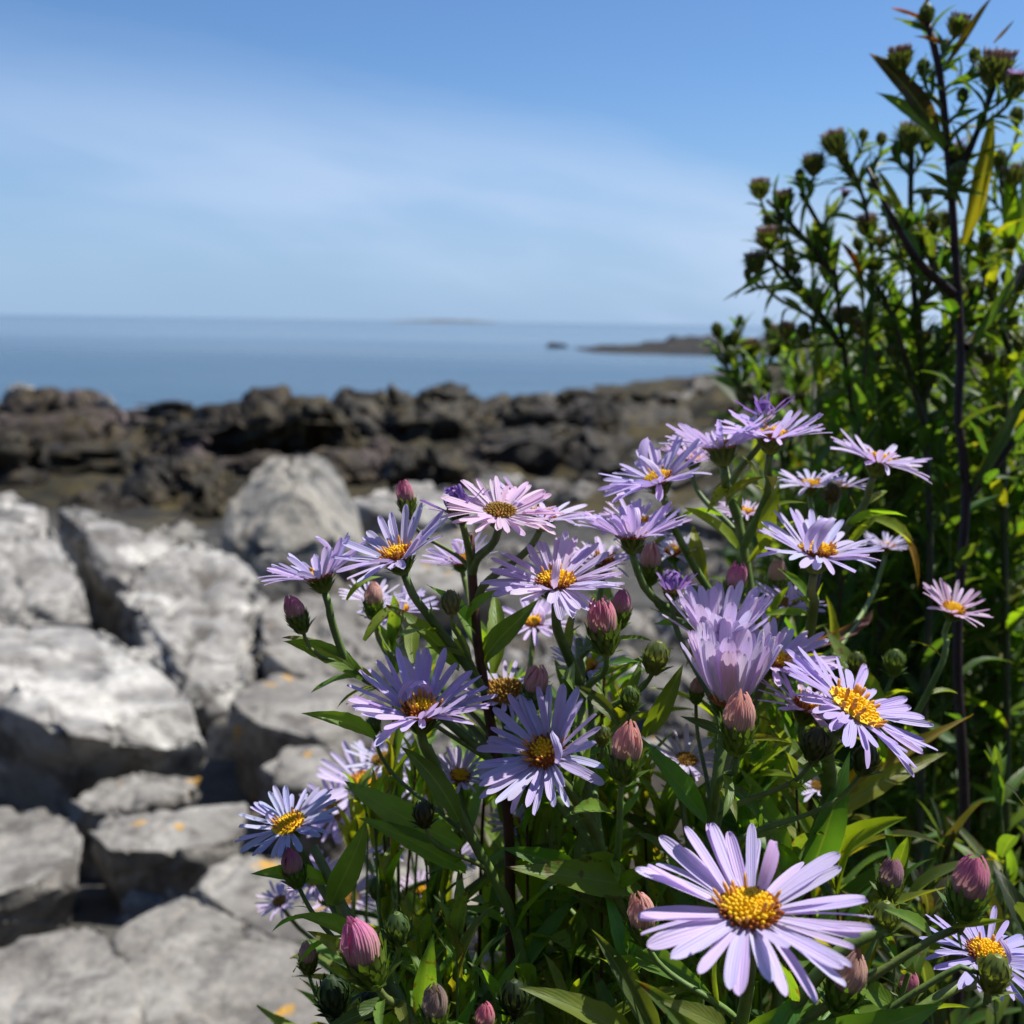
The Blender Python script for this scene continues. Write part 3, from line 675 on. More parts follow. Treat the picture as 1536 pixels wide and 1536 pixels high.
class Plant:
    def __init__(s, name, label, cat, pts, r0, r1, scol, group=None, lcol=GRN, ground=True, spread=(0, 0)):
        top = [P(*p) for p in pts]
        if ground:
            b0 = top[0]; dwn = (top[0] - top[1]).normalized()
            gx, gy = b0.x + dwn.x * 0.05 + spread[0], b0.y + dwn.y * 0.05 + spread[1]
            base = Vector((gx, gy, ground_z(gx, gy) - 0.012))
            top = [base, base.lerp(b0, .55) + Vector((rnd(-.006, .006), rnd(-.006, .006), 0))] + top
        s.check = True; s.B = top[0].copy(); s.e = link(name, None); s.e.location = s.B; s.e.empty_display_size = 0.02
        tag(s.e, label, cat, group)
        s.main = smooth(top); n = len(s.main); s.r0, s.r1, s.scol, s.lcol = r0, r1, scol, lcol
        s.tube('stem', s.main, [r0 + (r1 - r0) * i / (n - 1) for i in range(n)], scol)
        s.lines = [(s.main, r0, r1)]
    def tube(s, name, pts, rad, c):
        b = MB(); b.tube([p - s.B for p in pts], rad, 8)
        return link(name, b.build(name, [M['stem']]), s.e, None, jit(c))
    def leaf(s, base, tip, color=None, wide=1.0, face=None, narrow=False, check=True, sun=True):
        d = tip - base; ln = d.length
        if check:
            for t in (0.25, 0.5, 0.75, 1.0):
                q = base.lerp(tip, t); u, v, dd = proj(q)
                for (hu, hv, rx, ry, hd) in HEADS:
                    if dd < hd + 0.008 and abs(u - hu) < rx + 8 and abs(v - hv) < ry + 8: return None
        if sun:
            for (hc, hr) in SUNLINE:
                for t in (0.1, 0.4, 0.7, 1.0):
                    q = base.lerp(tip, t) - hc; k = q.dot(SUN)
                    if k > 0.004 and (q - SUN * k).length < hr * .9: return None
        if face is None: face = Vector((rnd(-.5, .5), rnd(-.6, .2), 1))
        me = random.choice(NARROW if narrow else LEAF)
        c = jit(color or s.lcol, 0.22)
        return link('leaf', me, s.e, frame(base - s.B, d, face, (ln * wide, ln, ln)), c)
    def pleaf(s, a, b, color=None, wide=1.0, face=None, narrow=False):
        return s.leaf(P(*a), P(*b), color, wide, face, narrow, False, False)
    def leaves(s, line, n, l0, l1, t0=0.0, t1=0.95, ang=(35, 65), color=None, narrow=False, wide=1.0, check=True, sun=True):
        a = rnd(0, 6.28)
        for i in range(n):
            t = t0 + (t1 - t0) * (i + rnd(.2, .8)) / n; k = min(len(line) - 2, int(t * (len(line) - 1)))
            p = line[k]; ax = (line[k + 1] - line[k]).normalized()
            o = ax.orthogonal().normalized(); bi = ax.cross(o); a += 2.4 + rnd(-.4, .4)
            th = R(rnd(*ang)); sd_ = o * math.cos(a) + bi * math.sin(a)
            d = ax * math.cos(th) + sd_ * math.sin(th); ln = (l0 + (l1 - l0) * t) * rnd(.75, 1.2)
            s.leaf(p, p + d * ln, color, wide, ax * 1.0 - sd_ * 0.1 + Vector((0, 0, .3)), narrow, check and s.check, sun)
    def stalk(s, base, out, r=0.0009, via=None, c=None, nl=2, ll=0.014, line=None, lcol=None):
        ln = line or s.main; best = None
        pts_v = [P(*x) for x in reversed(via)] if via else []          # listed from the head downwards
        tgt = pts_v[0] if pts_v else base
        for i, q in enumerate(ln):
            h = math.hypot(q.x - tgt.x, q.y - tgt.y)
            if q.z < tgt.z - 0.55 * h - 0.004: best = i
        if best is None: best = min(range(len(ln)), key=lambda i: (ln[i] - tgt).length + 3 * max(0, ln[i].z - tgt.z))
        best = min(best, len(ln) - 2); q = ln[best]; ax = (ln[best + 1] - q).normalized()
        last = pts_v[0] if pts_v else base; dist = (last - q).length
        dd = (last - q).normalized()
        if pts_v: pts = [q] + pts_v + [base - out * min(0.010, (base - pts_v[-1]).length * .4), base]
        else:
            b1 = q + (ax * .7 + dd * .6).normalized() * dist * .38; b2 = base - (out * .8 + dd * .3).normalized() * dist * .38
            pts = [(q * (1 - t) ** 3 + b1 * 3 * t * (1 - t) ** 2 + b2 * 3 * t * t * (1 - t) + base * t ** 3) for t in [k / 7 for k in range(8)]]
        sm = smooth(pts, 0.004); n = len(sm)
        s.tube('side_stem', sm, [r * 1.25 - r * .35 * i / (n - 1) for i in range(n)], c or SGREEN)
        if nl: s.leaves(sm, nl, ll * 1.4, ll * .8, .15, .95, color=lcol, sun=False); s.leaves(sm, nl, ll * .6, ll * .45, .2, 1.0, color=lcol, narrow=True, sun=False)
        return sm
    def flower(s, u, v, d, rpx, to=15, rt=0, n=27, cup=12, disc='yellow', c=LAV, rd=0.25, erect=None, meshes=None, joined=False, nl=4, via=None,
               curl=0.012, jt=10, stem=True, line=None, wd=1.0, ry=None, rin=0.62, lj=0.14):
        C = P(u, v, d); Rm = rpx / FPX * d
        nv = Vector((math.tan(R(rt)), -math.tan(R(to)), 1)).normalized()
        q = nv.to_track_quat('Z', 'Y').to_matrix().to_4x4()
        h = link('flower_head', None, s.e, Matrix.Translation(C - s.B) @ q); h.empty_display_size = 0.005
        rdm = Rm * rd
        link('involucre', random.choice(INVO), h, Matrix.Rotation(rnd(0, 6), 4, 'Z') @ Matrix.Diagonal((rdm * .95, rdm * .95, rdm * 0.85, 1)), jit(GRN))
        if disc: 
            o = link('disc_florets', random.choice(DISC[disc]), h, Matrix.Rotation(rnd(0, 6), 4, 'Z') @ Matrix.Diagonal((rdm, rdm, rdm, 1))); o['kind'] = 'stuff'
        mb = MB() if joined else None; plen = Rm - rdm * rin
        c = jit(c, .05)
        for i in range(n):
            if random.random() < .05: continue
            a = (i + rnd(-.36, .36)) / n * 6.2832
            el = R(cup + rnd(-jt, jt) + (5 if i % 2 else -3))
            wdir = q.to_3x3() @ Vector((math.cos(a), math.sin(a), 0))
            if erect: 
                dv = Vector(erect[0]).normalized(); el += R(erect[1]) * max(0, wdir.dot(dv)) ** 1.5
            L_ = plen * rnd(1 - lj, 1 + lj * .5)
            me = random.choice(CURL if random.random() < curl else (meshes or PETAL))
            if me in CURL: L_ *= 1.0
            base = Vector((math.cos(a) * rdm * rin * 1.15, math.sin(a) * rdm * rin * 1.15, (-.03 - 0.10 * (i % 2)) * rdm))
            y = Vector((math.cos(a) * math.cos(el), math.sin(a) * math.cos(el), math.sin(el)))
            y = (y + Vector((-math.sin(a), math.cos(a), 0)) * rnd(-.10, .10)).normalized()
            zh = Vector((-math.cos(a) * math.sin(el), -math.sin(a) * math.sin(el), math.cos(el))) + Vector((-math.sin(a), math.cos(a), 0)) * rnd(-.35, .35)
            W_ = L_ * wd * rnd(.85, 1.12)
            m = frame(base, y, zh, (W_, L_, L_))
            if joined:
                b0 = len(mb.v); mb.v += [m @ vv.co for vv in me.vertices]
                mb.f += [tuple(b0 + x for x in p.vertices) for p in me.polygons]; mb.m += [0] * len(me.polygons)
                uvl = me.uv_layers[0].data; tmp = {}
                for lp in me.loops: tmp[lp.vertex_index] = tuple(uvl[lp.index].uv)
                mb.uv += [tmp[x] for x in range(len(me.vertices))]
            else: link('petal', me, h, m, jit(c, .07))
        if joined: link('petals', mb.build('petals', [M['petal']]), h, None, jit(c, .05))
        if not joined and disc != 'brown': SUNLINE.append((C, Rm))
        HEADS.append((u, v, rpx * .92, (ry or rpx * .6), d))
        if stem:
            base = C - nv * rdm * 1.2
            s.stalk(base, nv, rdm * 0.20 + 0.0003, via, nl=nl, line=line)
        return h
    def bud(s, u, v, d, rpx, kind='pink', to=5, rt=0, c=None, nl=2, via=None, stem=True, line=None):
        C = P(u, v, d); r = rpx / FPX * d / 0.72
        nv = Vector((math.tan(R(rt)), -math.tan(R(to)), 1)).normalized()
        q = nv.to_track_quat('Z', 'Y').to_matrix().to_4x4()
        h = link('bud', None, s.e, Matrix.Translation(C - s.B) @ q @ Matrix.Rotation(rnd(0, 6), 4, 'Z') @ Matrix.Diagonal((r, r, r, 1))); h.empty_display_size = 0.3
        if kind == 'green':
            link('bract_cup', random.choice(BGREEN), h, None, jit(c or (0.13, 0.18, 0.05)))
        elif kind == 'tuft':
            link('bract_cup', random.choice(INVO), h, None, jit(c or (0.13, 0.15, 0.055)))
            link('floret_tuft', random.choice(TUFT), h)
        else:
            link('bract_cup', random.choice(BCUP), h, None, jit(GRN))
            link('folded_petals', random.choice(FOLD), h, None, jit(c or {'pink': (0.74, 0.23, 0.36), 'cream': (0.80, 0.46, 0.38)}[kind], .08))
        HEADS.append((u, v, rpx, rpx * 1.1, d))
        if stem: s.stalk(C - nv * r * 1.2, nv, max(0.0005, r * 0.14), via, nl=nl, ll=0.012, line=line)
        return h

# ---- the flowering stalks in front
AG = 'flowering aster stalks'
# lowest blossom: nearest to the lens
pE = Plant('aster_plant', 'aster stalk with the biggest lilac blossom, its yellow disc rimmed in rust', 'aster', [(1085, 1700, .25), (1105, 1580, .225), (1122, 1480, .205)], .0022, .0013, SGREEN, AG)
pE.flower(1124, 1368, .187, 172, to=4, rt=-2, n=41, cup=8, disc='yellow', c=LAV, rd=.255, stem=False, ry=115, wd=1.08, erect=((0, 1, 0), 14))
pE.stalk(P(1128, 1425, .193), Z, .0011, nl=0)
pE.bud(965, 1385, .215, 24, 'cream', rt=-12)
pE.bud(1268, 1478, .21, 30, 'cream', rt=10)
pE.bud(785, 1282, .25, 10, 'green') if False else None
# centre
pB = Plant('aster_plant', 'aster stalk whose tilted blossom fans tall petals beside a pinkish bud', 'aster', [(1010, 1640, .26), (960, 1440, .255), (905, 1290, .252), (880, 1180, .25), (872, 1060, .262), (868, 960, .275)], .0022, .0011, SGREEN, AG)
pB.flower(818, 1130, .236, 112, to=28, rt=-22, n=45, cup=14, disc='rust', c=LAV, rd=.26, ry=90, erect=((.75, .4, .6), 38), via=[(858, 1190, .246)])
pB.flower(833, 874, .246, 106, to=10, rt=-3, n=55, cup=12, disc='yellow', c=LAVP, rd=.26, ry=62, erect=((0, 1, 0), 14), via=[(842, 960, .258)])
pB.flower(757, 1040, .268, 74, to=8, rt=0, n=27, cup=18, disc='brown', c=LAV, rd=.45, ry=45, nl=1)
pB.bud(905, 945, .238, 25, 'pink', rt=-10, to=8)
pB.bud(938, 1135, .226, 27, 'cream', rt=4, via=[(930, 1230, .232), (925, 1290, .24)])
pB.bud(802, 1035, .246, 21, 'cream', rt=6, to=12)
pB.bud(985, 982, .25, 20, 'green', c=(.20, .22, .07), rt=10)
pB.bud(945, 1045, .242, 16, 'green', rt=-5)
pB.bud(905, 1100, .236, 12, 'green', c=(.2, .22, .07))
pB.bud(930, 918, .262, 17, 'pink', rt=5)
# tall left stalk
pA = Plant('aster_plant', 'tall reddish stemmed aster stalk carrying the cluster of blossoms over the whitish boulders', 'aster', [(778, 1640, .275), (766, 1420, .27), (762, 1230, .268), (735, 1080, .266), (716, 960, .264), (708, 860, .264), (704, 800, .262)], .0025, .0012, SRED, AG)
pA.flower(596, 835, .240, 96, to=10, rt=-20, n=41, cup=20, disc='rust', c=LAV, rd=.26, ry=62, erect=((.5, .8, 0), 22), via=[(640, 920, .25), (690, 985, .26)])
pA.flower(480, 866, .248, 88, to=-8, rt=-18, n=38, cup=30, disc='rust', c=LAVP, rd=.24, ry=42, via=[(500, 940, .25), (535, 1010, .255), (640, 1060, .262)])
pA.flower(750, 768, .246, 90, to=14, rt=4, n=52, cup=16, disc='brown', c=PINK, rd=.26, ry=48, nl=1)
pA.flower(688, 765, .252, 62, to=5, rt=-15, n=31, cup=35, disc='brown', c=VIO, rd=.3, ry=38, curl=.55, nl=1)
pA.flower(815, 776, .258, 84, to=-4, rt=14, n=35, cup=18, disc='rust', c=LAVP, rd=.22, ry=36, nl=1)
pA.bud(610, 752, .258, 15, 'pink', c=(.55, .14, .27), rt=-10, nl=0)
pA.bud(446, 925, .246, 17, 'pink', rt=-18, via=[(480, 985, .248), (535, 1012, .255)])
pA.bud(676, 900, .244, 15, 'green', c=(.22, .23, .09), rt=-4, via=[(688, 955, .25)])
pA.bud(560, 905, .275, 16, 'cream')
pA.flower(598, 915, .30, 60, to=10, rt=0, n=29, cup=15, disc='yellow', c=LAVP, ry=35, joined=True, nl=0)
pA.flower(800, 935, .31, 60, to=10, rt=0, n=29, cup=15, disc='yellow', c=LAVP, ry=35, joined=True, nl=0)
# mid left blossom
pC = Plant('aster_plant', 'aster stalk with a saucer shaped blossom of raised lilac petals over dark leaves', 'aster', [(790, 1640, .255), (775, 1400, .252), (720, 1280, .248), (668, 1180, .245), (640, 1120, .242)], .002, .0012, SGREEN, AG)
pC.flower(632, 1068, .236, 112, to=4, rt=0, n=49, cup=24, disc='rust', c=LAV, rd=.26, ry=62, erect=((0, 1, 0), 24))
pC.bud(635, 1218, .235, 16, 'green', c=(.07, .07, .035), rt=-6)
pC.bud(560, 1085, .26, 12, 'green')
# cupped double
pD = Plant('aster_plant', 'green stemmed aster stalk with half closed upright lilac cups and a cream bud', 'aster', [(1040, 1640, .27), (1055, 1380, .255), (1068, 1240, .246), (1078, 1150, .246), (1092, 1090, .25)], .0021, .0013, SGREEN, AG)
pD.flower(1095, 1052, .244, 138, to=-2, rt=2, n=50, cup=66, disc='rust', c=(.76, .68, .88), rd=.20, ry=80, meshes=CUPP, jt=5, nl=2, lj=.14)
pD.flower(1078, 962, .262, 108, to=4, rt=0, n=48, cup=52, disc='rust', c=(.76, .68, .88), rd=.22, ry=60, meshes=CUPP, jt=8, nl=1)
pD.flower(1160, 990, .262, 96, to=14, rt=14, n=40, cup=20, disc='yellow', c=LAVP, rd=.26, ry=55, nl=1)
pD.flower(1008, 885, .268, 48, to=0, rt=0, n=35, cup=45, disc='brown', c=VIO, rd=.3, ry=35, curl=.7, nl=1)
pD.bud(1107, 1092, .226, 27, 'cream', rt=0, via=[(1080, 1170, .235)])
pD.bud(1102, 880, .275, 18, 'pink', rt=6, nl=0)
pD.flower(1030, 1140, .285, 62, to=14, rt=6, n=29, cup=20, disc='brown', c=LAVP, ry=40, nl=0)
pD.bud(1045, 1038, .262, 12, 'cream')
pD.bud(1225, 1112, .238, 21, 'green', c=(.07, .10, .035), rt=8)
pD.bud(1300, 1135, .245, 19, 'green', c=(.09, .12, .04), rt=12)
# upper group
pT = Plant('aster_plant', 'aster stalk topped by three crowded blossoms in front of the tilted slabs', 'aster', [(1010, 1640, .33), (1090, 1300, .31), (1130, 1000, .30), (1115, 820, .298), (1085, 700, .30)], .0023, .0013, SGREEN, AG, lcol=YGR)
pT.flower(1158, 655, .282, 84, to=4, rt=2, n=41, cup=22, disc='yellow', c=LAV, rd=.27, ry=45, via=[(1152, 740, .29)])
pT.flower(1148, 622, .290, 52, to=0, rt=-6, n=22, cup=40, disc=None, c=VIO, rd=.3, ry=30, curl=.6, nl=0, wd=.8)
pT.flower(1082, 672, .288, 92, to=-10, rt=-8, n=38, cup=24, disc='brown', c=LAVP, rd=.26, ry=38, via=[(1090, 730, .295)])
pT.flower(987, 720, .276, 88, to=8, rt=-20, n=45, cup=16, disc='yellow', c=LAV, rd=.24, ry=48, via=[(1010, 790, .285), (1060, 880, .296)], erect=((.8, .5, .3), 20))
pT.flower(948, 806, .262, 92, to=-8, rt=-2, n=43, cup=30, disc='yellow', c=LAVP, rd=.24, ry=38)
pT.flower(955, 785, .285, 60, to=14, rt=2, n=35, cup=12, disc='yellow', c=LAVP, rd=.3, ry=20, nl=0)
pT.bud(975, 850, .28, 18, 'cream', nl=1)
# blossoms on the shrubby side
pR = Plant('aster_plant', 'aster stalk with blossoms set against the dark budding bush', 'aster', [(1180, 1640, .33), (1215, 1250, .31), (1222, 1050, .30), (1215, 920, .295), (1245, 800, .305)], .0022, .0011, SRED, AG, lcol=YGR)
pR.flower(1226, 830, .268, 98, to=4, rt=4, n=45, cup=16, disc='yellow', c=LAV, rd=.27, ry=50, erect=((0, 1, 0), 20), via=[(1222, 900, .28)])
pR.flower(1318, 692, .298, 80, to=4, rt=14, n=35, cup=14, disc='yellow', c=LAV, rd=.25, ry=35, via=[(1295, 760, .302)])
pR.flower(1215, 728, .31, 56, to=6, rt=-4, n=29, cup=20, disc='yellow', c=LAVP, ry=26, nl=1)
pR.flower(1262, 728, .315, 40, to=6, rt=8, n=22, cup=20, disc='brown', c=LAVP, ry=24, nl=1)
pR.bud(1248, 735, .30, 13, 'green', c=(.1, .09, .04), nl=0)
pR.flower(1430, 915, .30, 56, to=18, rt=6, n=29, cup=28, disc='yellow', c=PINK, rd=.28, ry=34, via=[(1415, 990, .30), (1340, 1120, .305)])
pR.bud(1285, 1000 - 8, .30, 14, 'green', nl=1)
pR.bud(1165, 870, .31, 16, 'cream', nl=1)
pR.bud(1342, 990, .31, 16, 'green', nl=2)
# wide blossom with pale centre
pW = Plant('aster_plant', 'aster stalk with a sideways blossom of long white lilac petals and pale yellow centre', 'aster', [(1150, 1640, .28), (1180, 1400, .27), (1225, 1240, .262), (1255, 1150, .26)], .0021, .0012, SGREEN, AG)
pW.flower(1282, 1062, .240, 122, to=14, rt=27, n=55, cup=6, disc='pale', c=(.60, .52, .84), rd=.33, ry=62)
pW.flower(1212, 1062, .256, 88, to=2, rt=16, n=38, cup=12, disc='rust', c=LAVP, rd=.26, ry=45, nl=1)
# bottom corner
pG = Plant('aster_plant', 'aster stalk forking to a fat pink bud, a green bud and a pale blossom', 'aster', [(1090, 1680, .215), (1160, 1560, .212), (1220, 1470, .210), (1275, 1415, .209), (1335, 1390, .212)], .0021, .0014, SGREEN, AG)
pG.bud(1452, 1340, .205, 30, 'pink', rt=4, via=[(1405, 1405, .208)])
pG.bud(1328, 1372, .212, 21, 'green', c=(.17, .23, .06), via=[(1340, 1440, .212), (1350, 1500, .213)])
pG.flower(1480, 1432, .228, 94, to=8, rt=3, n=43, cup=8, disc='yellow', c=(.55, .50, .84), rd=.29, ry=45, via=[(1450, 1480, .226), (1400, 1500, .222)])
pG.bud(1492, 1455, .205, 24, 'green', c=(.20, .24, .06), rt=5, via=[(1440, 1450, .208)])
pG.bud(1362, 1485, .225, 16, 'pink', nl=0)
pG.bud(1335, 1325, .25, 20, 'pink', c=(.36, .18, .26), nl=1)
# low left
pH = Plant('aster_plant', 'aster stalk leaning over the grey slab with a bluish blossom and fat pink bud', 'aster', [(680, 1700, .23), (640, 1580, .228), (590, 1480, .232), (530, 1390, .238), (490, 1310, .243), (470, 1270, .246)], .002, .0011, SGREEN, AG)
pH.flower(433, 1236, .254, 78, to=12, rt=-16, n=43, cup=12, disc='pale', c=BLU, rd=.30, ry=50)
pH.bud(441, 1306, .238, 18, 'pink', c=(.5, .14, .25), rt=-12)
pH.bud(548, 1436, .214, 33, 'pink', c=(.74, .26, .44), rt=-18, to=6)
pH.bud(597, 1388, .226, 20, 'green', c=(.12, .17, .06), rt=-3)
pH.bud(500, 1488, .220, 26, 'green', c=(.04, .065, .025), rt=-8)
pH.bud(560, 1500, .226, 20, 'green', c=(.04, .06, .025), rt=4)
pH.bud(565, 1328, .26, 14, 'green', c=(.2, .24, .09), nl=1)
pH.bud(462, 1440, .25, 15, 'cream', nl=1)
pH.bud(652, 1518, .205, 22, 'cream', c=(.28, .22, .17), nl=1)
pH.bud(772, 1492, .215, 23, 'green', c=(.04, .065, .022), rt=-2)
pH.bud(727, 1535, .205, 17, 'pink', nl=0)
# soft blossoms deeper in the clump
pI = Plant('aster_plant', 'out of focus aster stalk with small pale blossoms hanging over the rocks', 'aster', [(680, 1640, .36), (640, 1480, .35), (590, 1330, .345), (560, 1220, .345)], .002, .0012, SGREEN, AG)
for (u, v, r_, dsc, t_) in [(548, 1178, 82, 'rust', 24), (505, 1215, 60, 'brown', 30), (575, 1140, 60, 'brown', 12), (592, 1262, 54, 'yellow', 15), (520, 1345, 60, 'brown', 20), (628, 1335, 40, 'yellow', 10), (420, 1352, 38, 'brown', 15), (722, 1422, 36, 'yellow', 14), (530, 1240, 44, 'brown', 5), (655, 1205, 34, 'yellow', 10), (600, 1180, 40, 'brown', 18)]:
    pI.flower(u, v, .345 + rnd(-.015, .02), r_, to=t_, rt=rnd(-14, 14), n=29, cup=16, disc=dsc, c=LAVP, joined=True, nl=1, rd=.28)

for p_, u, v, d, r_, t_, c_ in [(pA, 690, 842, .285, 58, 8, LAVP), (pA, 560, 900, .29, 52, 4, LAVP), (pB, 905, 842, .29, 62, 6, LAVP), (pB, 880, 1000, .285, 60, 16, LAV), (pT, 1010, 830, .305, 52, 8, LAVP), (pT, 1120, 770, .31, 48, 4, LAVP), (pD, 1180, 905, .30, 56, 10, LAV),
    (pC, 690, 1165, .27, 54, 18, LAV), (pI, 470, 1320, .33, 48, 16, LAVP), (pI, 625, 1165, .335, 50, 20, LAVP), (pI, 680, 1290, .34, 42, 14, LAVP), (pW, 1230, 1180, .30, 50, 12, LAVP), (pR, 1330, 820, .34, 40, 6, LAVP), (pB, 770, 1235, .285, 40, 14, LAVP), (pT, 1040, 690, .31, 50, 2, LAVP)]:
    p_.flower(u, v, d, r_, to=t_, rt=rnd(-14, 14), n=34, cup=rnd(14, 30), disc=random.choice(['yellow', 'rust', 'brown']), c=c_, joined=True, nl=2, rd=.26)
# explicit leaves that show as single shapes in the photograph
EL = [(pC, (560, 1110, .25), (458, 1063, .238), GRN), (pC, (690, 1270, .246), (520, 1150, .24), GRN), (pC, (700, 1300, .246), (545, 1220, .236), GRN), (pC, (690, 1230, .24), (600, 1120, .235), DGR),
 (pA, (690, 1000, .262), (605, 895, .248), GRN), (pA, (712, 960, .264), (640, 870, .25), GRN), (pA, (726, 1000, .264), (800, 890, .26), DGR), (pA, (735, 1010, .268), (745, 880, .28), YGR), (pA, (700, 930, .258), (742, 880, .25), GRN),
 (pA, (545, 1015, .255), (425, 962, .246), GRN), (pA, (520, 900, .248), (570, 850, .25), YGR), (pA, (545, 960, .25), (600, 900, .255), YGR), (pA, (620, 1000, .262), (630, 900, .28), YGR),
 (pB, (925, 1090, .24), (860, 1020, .245), DGR), (pB, (960, 1100, .25), (1030, 1000, .245), GRN), (pB, (1060, 1240, .25), (960, 1085, .246), GRN), (pB, (960, 1350, .25), (780, 1275, .228), GRN), (pB, (930, 1160, .235), (985, 1120, .23), GRN),
 (pB, (920, 1230, .24), (855, 1210, .225), GRN), (pB, (870, 1330, .246), (760, 1265, .235), DGR), (pB, (900, 1330, .25), (1000, 1290, .24), GRN), (pB, (955, 1420, .24), (1050, 1480, .215), GRN),
 (pD, (1080, 1180, .245), (1170, 1240, .25), DGR), (pD, (1120, 1110, .235), (1180, 1105, .225), YGR), (pD, (1095, 1110, .235), (1020, 1070, .24), DGR),
 (pR, (1200, 1270, .3), (1455, 1060, .31), GOLD), (pR, (1220, 1300, .295), (1340, 1222, .27), YGR), (pR, (1215, 1240, .29), (1440, 1120, .30), YGR), (pR, (1330, 1100, .31), (1250, 930, .31), YGR), (pR, (1370, 830, .33), (1300, 760, .32), YGR),
 (pR, (1345, 790, .33), (1390, 880, .32), GOLD), (pR, (1270, 830, .31), (1325, 760, .31), YGR), (pR, (1240, 1290, .28), (1160, 1180, .27), DGR), (pW, (1190, 1330, .265), (1300, 1140, .255), DGR), (pW, (1170, 1330, .26), (1120, 1140, .262), GRN),
 (pG, (1150, 1570, .212), (1420, 1500, .20), GRN), (pG, (1210, 1500, .212), (1130, 1610, .2), DGR), (pG, (1345, 1520, .213), (1265, 1430, .205), GRN), (pG, (1395, 1395, .207), (1340, 1360, .2), GRN), (pG, (1430, 1395, .206), (1510, 1375, .2), GRN),
 (pH, (505, 1360, .24), (540, 1230, .235), GRN), (pH, (490, 1330, .243), (380, 1300, .235), GRN), (pH, (535, 1420, .236), (450, 1360, .23), YGR), (pH, (560, 1450, .23), (460, 1400, .225), YGR), (pH, (620, 1520, .222), (660, 1400, .215), GRN), (pH, (590, 1500, .225), (480, 1530, .21), DGR),
 (pT, (1150, 830, .29), (1165, 720, .285), YGR), (pT, (1110, 820, .296), (1030, 760, .29), YGR), (pT, (1060, 880, .295), (1040, 770, .30), YGR), (pT, (1090, 760, .295), (1125, 710, .28), YGR), (pT, (1130, 960, .30), (1190, 880, .29), YGR),
 (pE, (960, 1560, .22), (800, 1470, .205), GRN), (pE, (1000, 1560, .22), (880, 1400, .22), DGR), (pE, (1060, 1570, .215), (950, 1480, .20), DGR), (pE, (1100, 1560, .215), (1240, 1480, .212), GRN), (pE, (1090, 1540, .21), (1010, 1500, .195), GRN)]
for p_, a, b, c in EL: p_.pleaf(a, b, c, wide=.55 if c in (GOLD,) or a[0] == 1215 else rnd(.85, 1.15), face=Vector((rnd(-.3, .3), rnd(-.9, -.3), .7)))
for p_, n, l0, l1 in [(pA, 24, .055, .02), (pB, 24, .05, .02), (pC, 22, .05, .02), (pD, 22, .05, .02), (pE, 14, .05, .03), (pG, 9, .04, .02), (pH, 16, .045, .018), (pI, 14, .05, .03), (pT, 20, .055, .02), (pR, 20, .055, .02), (pW, 16, .05, .02)]:
    p_.leaves(p_.main, n, l0, l1, .5, .97)

# ---- the tall budding bush
BDG = (0.062, 0.118, 0.030)  # bush leaf green, darkened to stand in for shade inside the bush
BG = 'tall budding aster stalks of the bush'
def bushy(pts, r0, r1, label, heads, branches=(), lcol=BDG, scol=SDARK, nl=26, ll=.05):
    p = Plant('budding_aster_plant', label, 'aster', pts, r0, r1, scol, BG, lcol); p.check = False
    lines = [p.main]
    for br in branches:
        q = smooth([P(*x) for x in br], .006); n = len(q); lines.append(q)
        p.tube('side_stem', q, [r0 * .62 - (r0 * .62 - .0007) * i / (n - 1) for i in range(n)], scol)
    for (u, v, d, r_, kd) in heads:
        c = P(u, v, d)
        def cost(l):
            cs = [(q - c).length + 3 * max(0, q.z - c.z + .008) for q in l]; return min(cs)
        ln = min(lines, key=cost)
        p.bud(u, v, d, r_ * (.85 if kd == 'tuft' else .72), kd, to=rnd(-10, 15), rt=rnd(-16, 16), nl=5, line=ln)
    for i, l in enumerate(lines):
        p.leaves(l, nl if i == 0 else max(8, int(len(l) * .5)), ll if i == 0 else ll * .55, ll * .4, 0.40 if i == 0 else .08, .98, narrow=random.random() < .3)
    return p, lines
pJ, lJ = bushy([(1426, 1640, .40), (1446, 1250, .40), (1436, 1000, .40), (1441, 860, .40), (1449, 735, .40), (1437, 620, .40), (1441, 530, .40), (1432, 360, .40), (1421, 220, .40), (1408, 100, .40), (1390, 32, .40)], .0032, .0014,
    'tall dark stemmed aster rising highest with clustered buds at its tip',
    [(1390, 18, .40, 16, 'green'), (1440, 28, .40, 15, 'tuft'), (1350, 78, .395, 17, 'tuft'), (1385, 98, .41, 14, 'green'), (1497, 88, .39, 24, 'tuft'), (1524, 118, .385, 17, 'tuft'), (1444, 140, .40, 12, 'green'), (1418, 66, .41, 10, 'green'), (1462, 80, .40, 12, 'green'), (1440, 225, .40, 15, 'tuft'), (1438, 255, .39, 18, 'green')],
    [[(1446, 750, .40), (1500, 690, .40), (1560, 600, .40)], [(1448, 520, .40), (1500, 460, .405), (1560, 360, .41)], [(1430, 440, .40), (1380, 395, .395), (1340, 330, .39), (1300, 250, .39)], [(1422, 300, .40), (1465, 200, .395), (1492, 130, .39)]], nl=24, ll=.04)
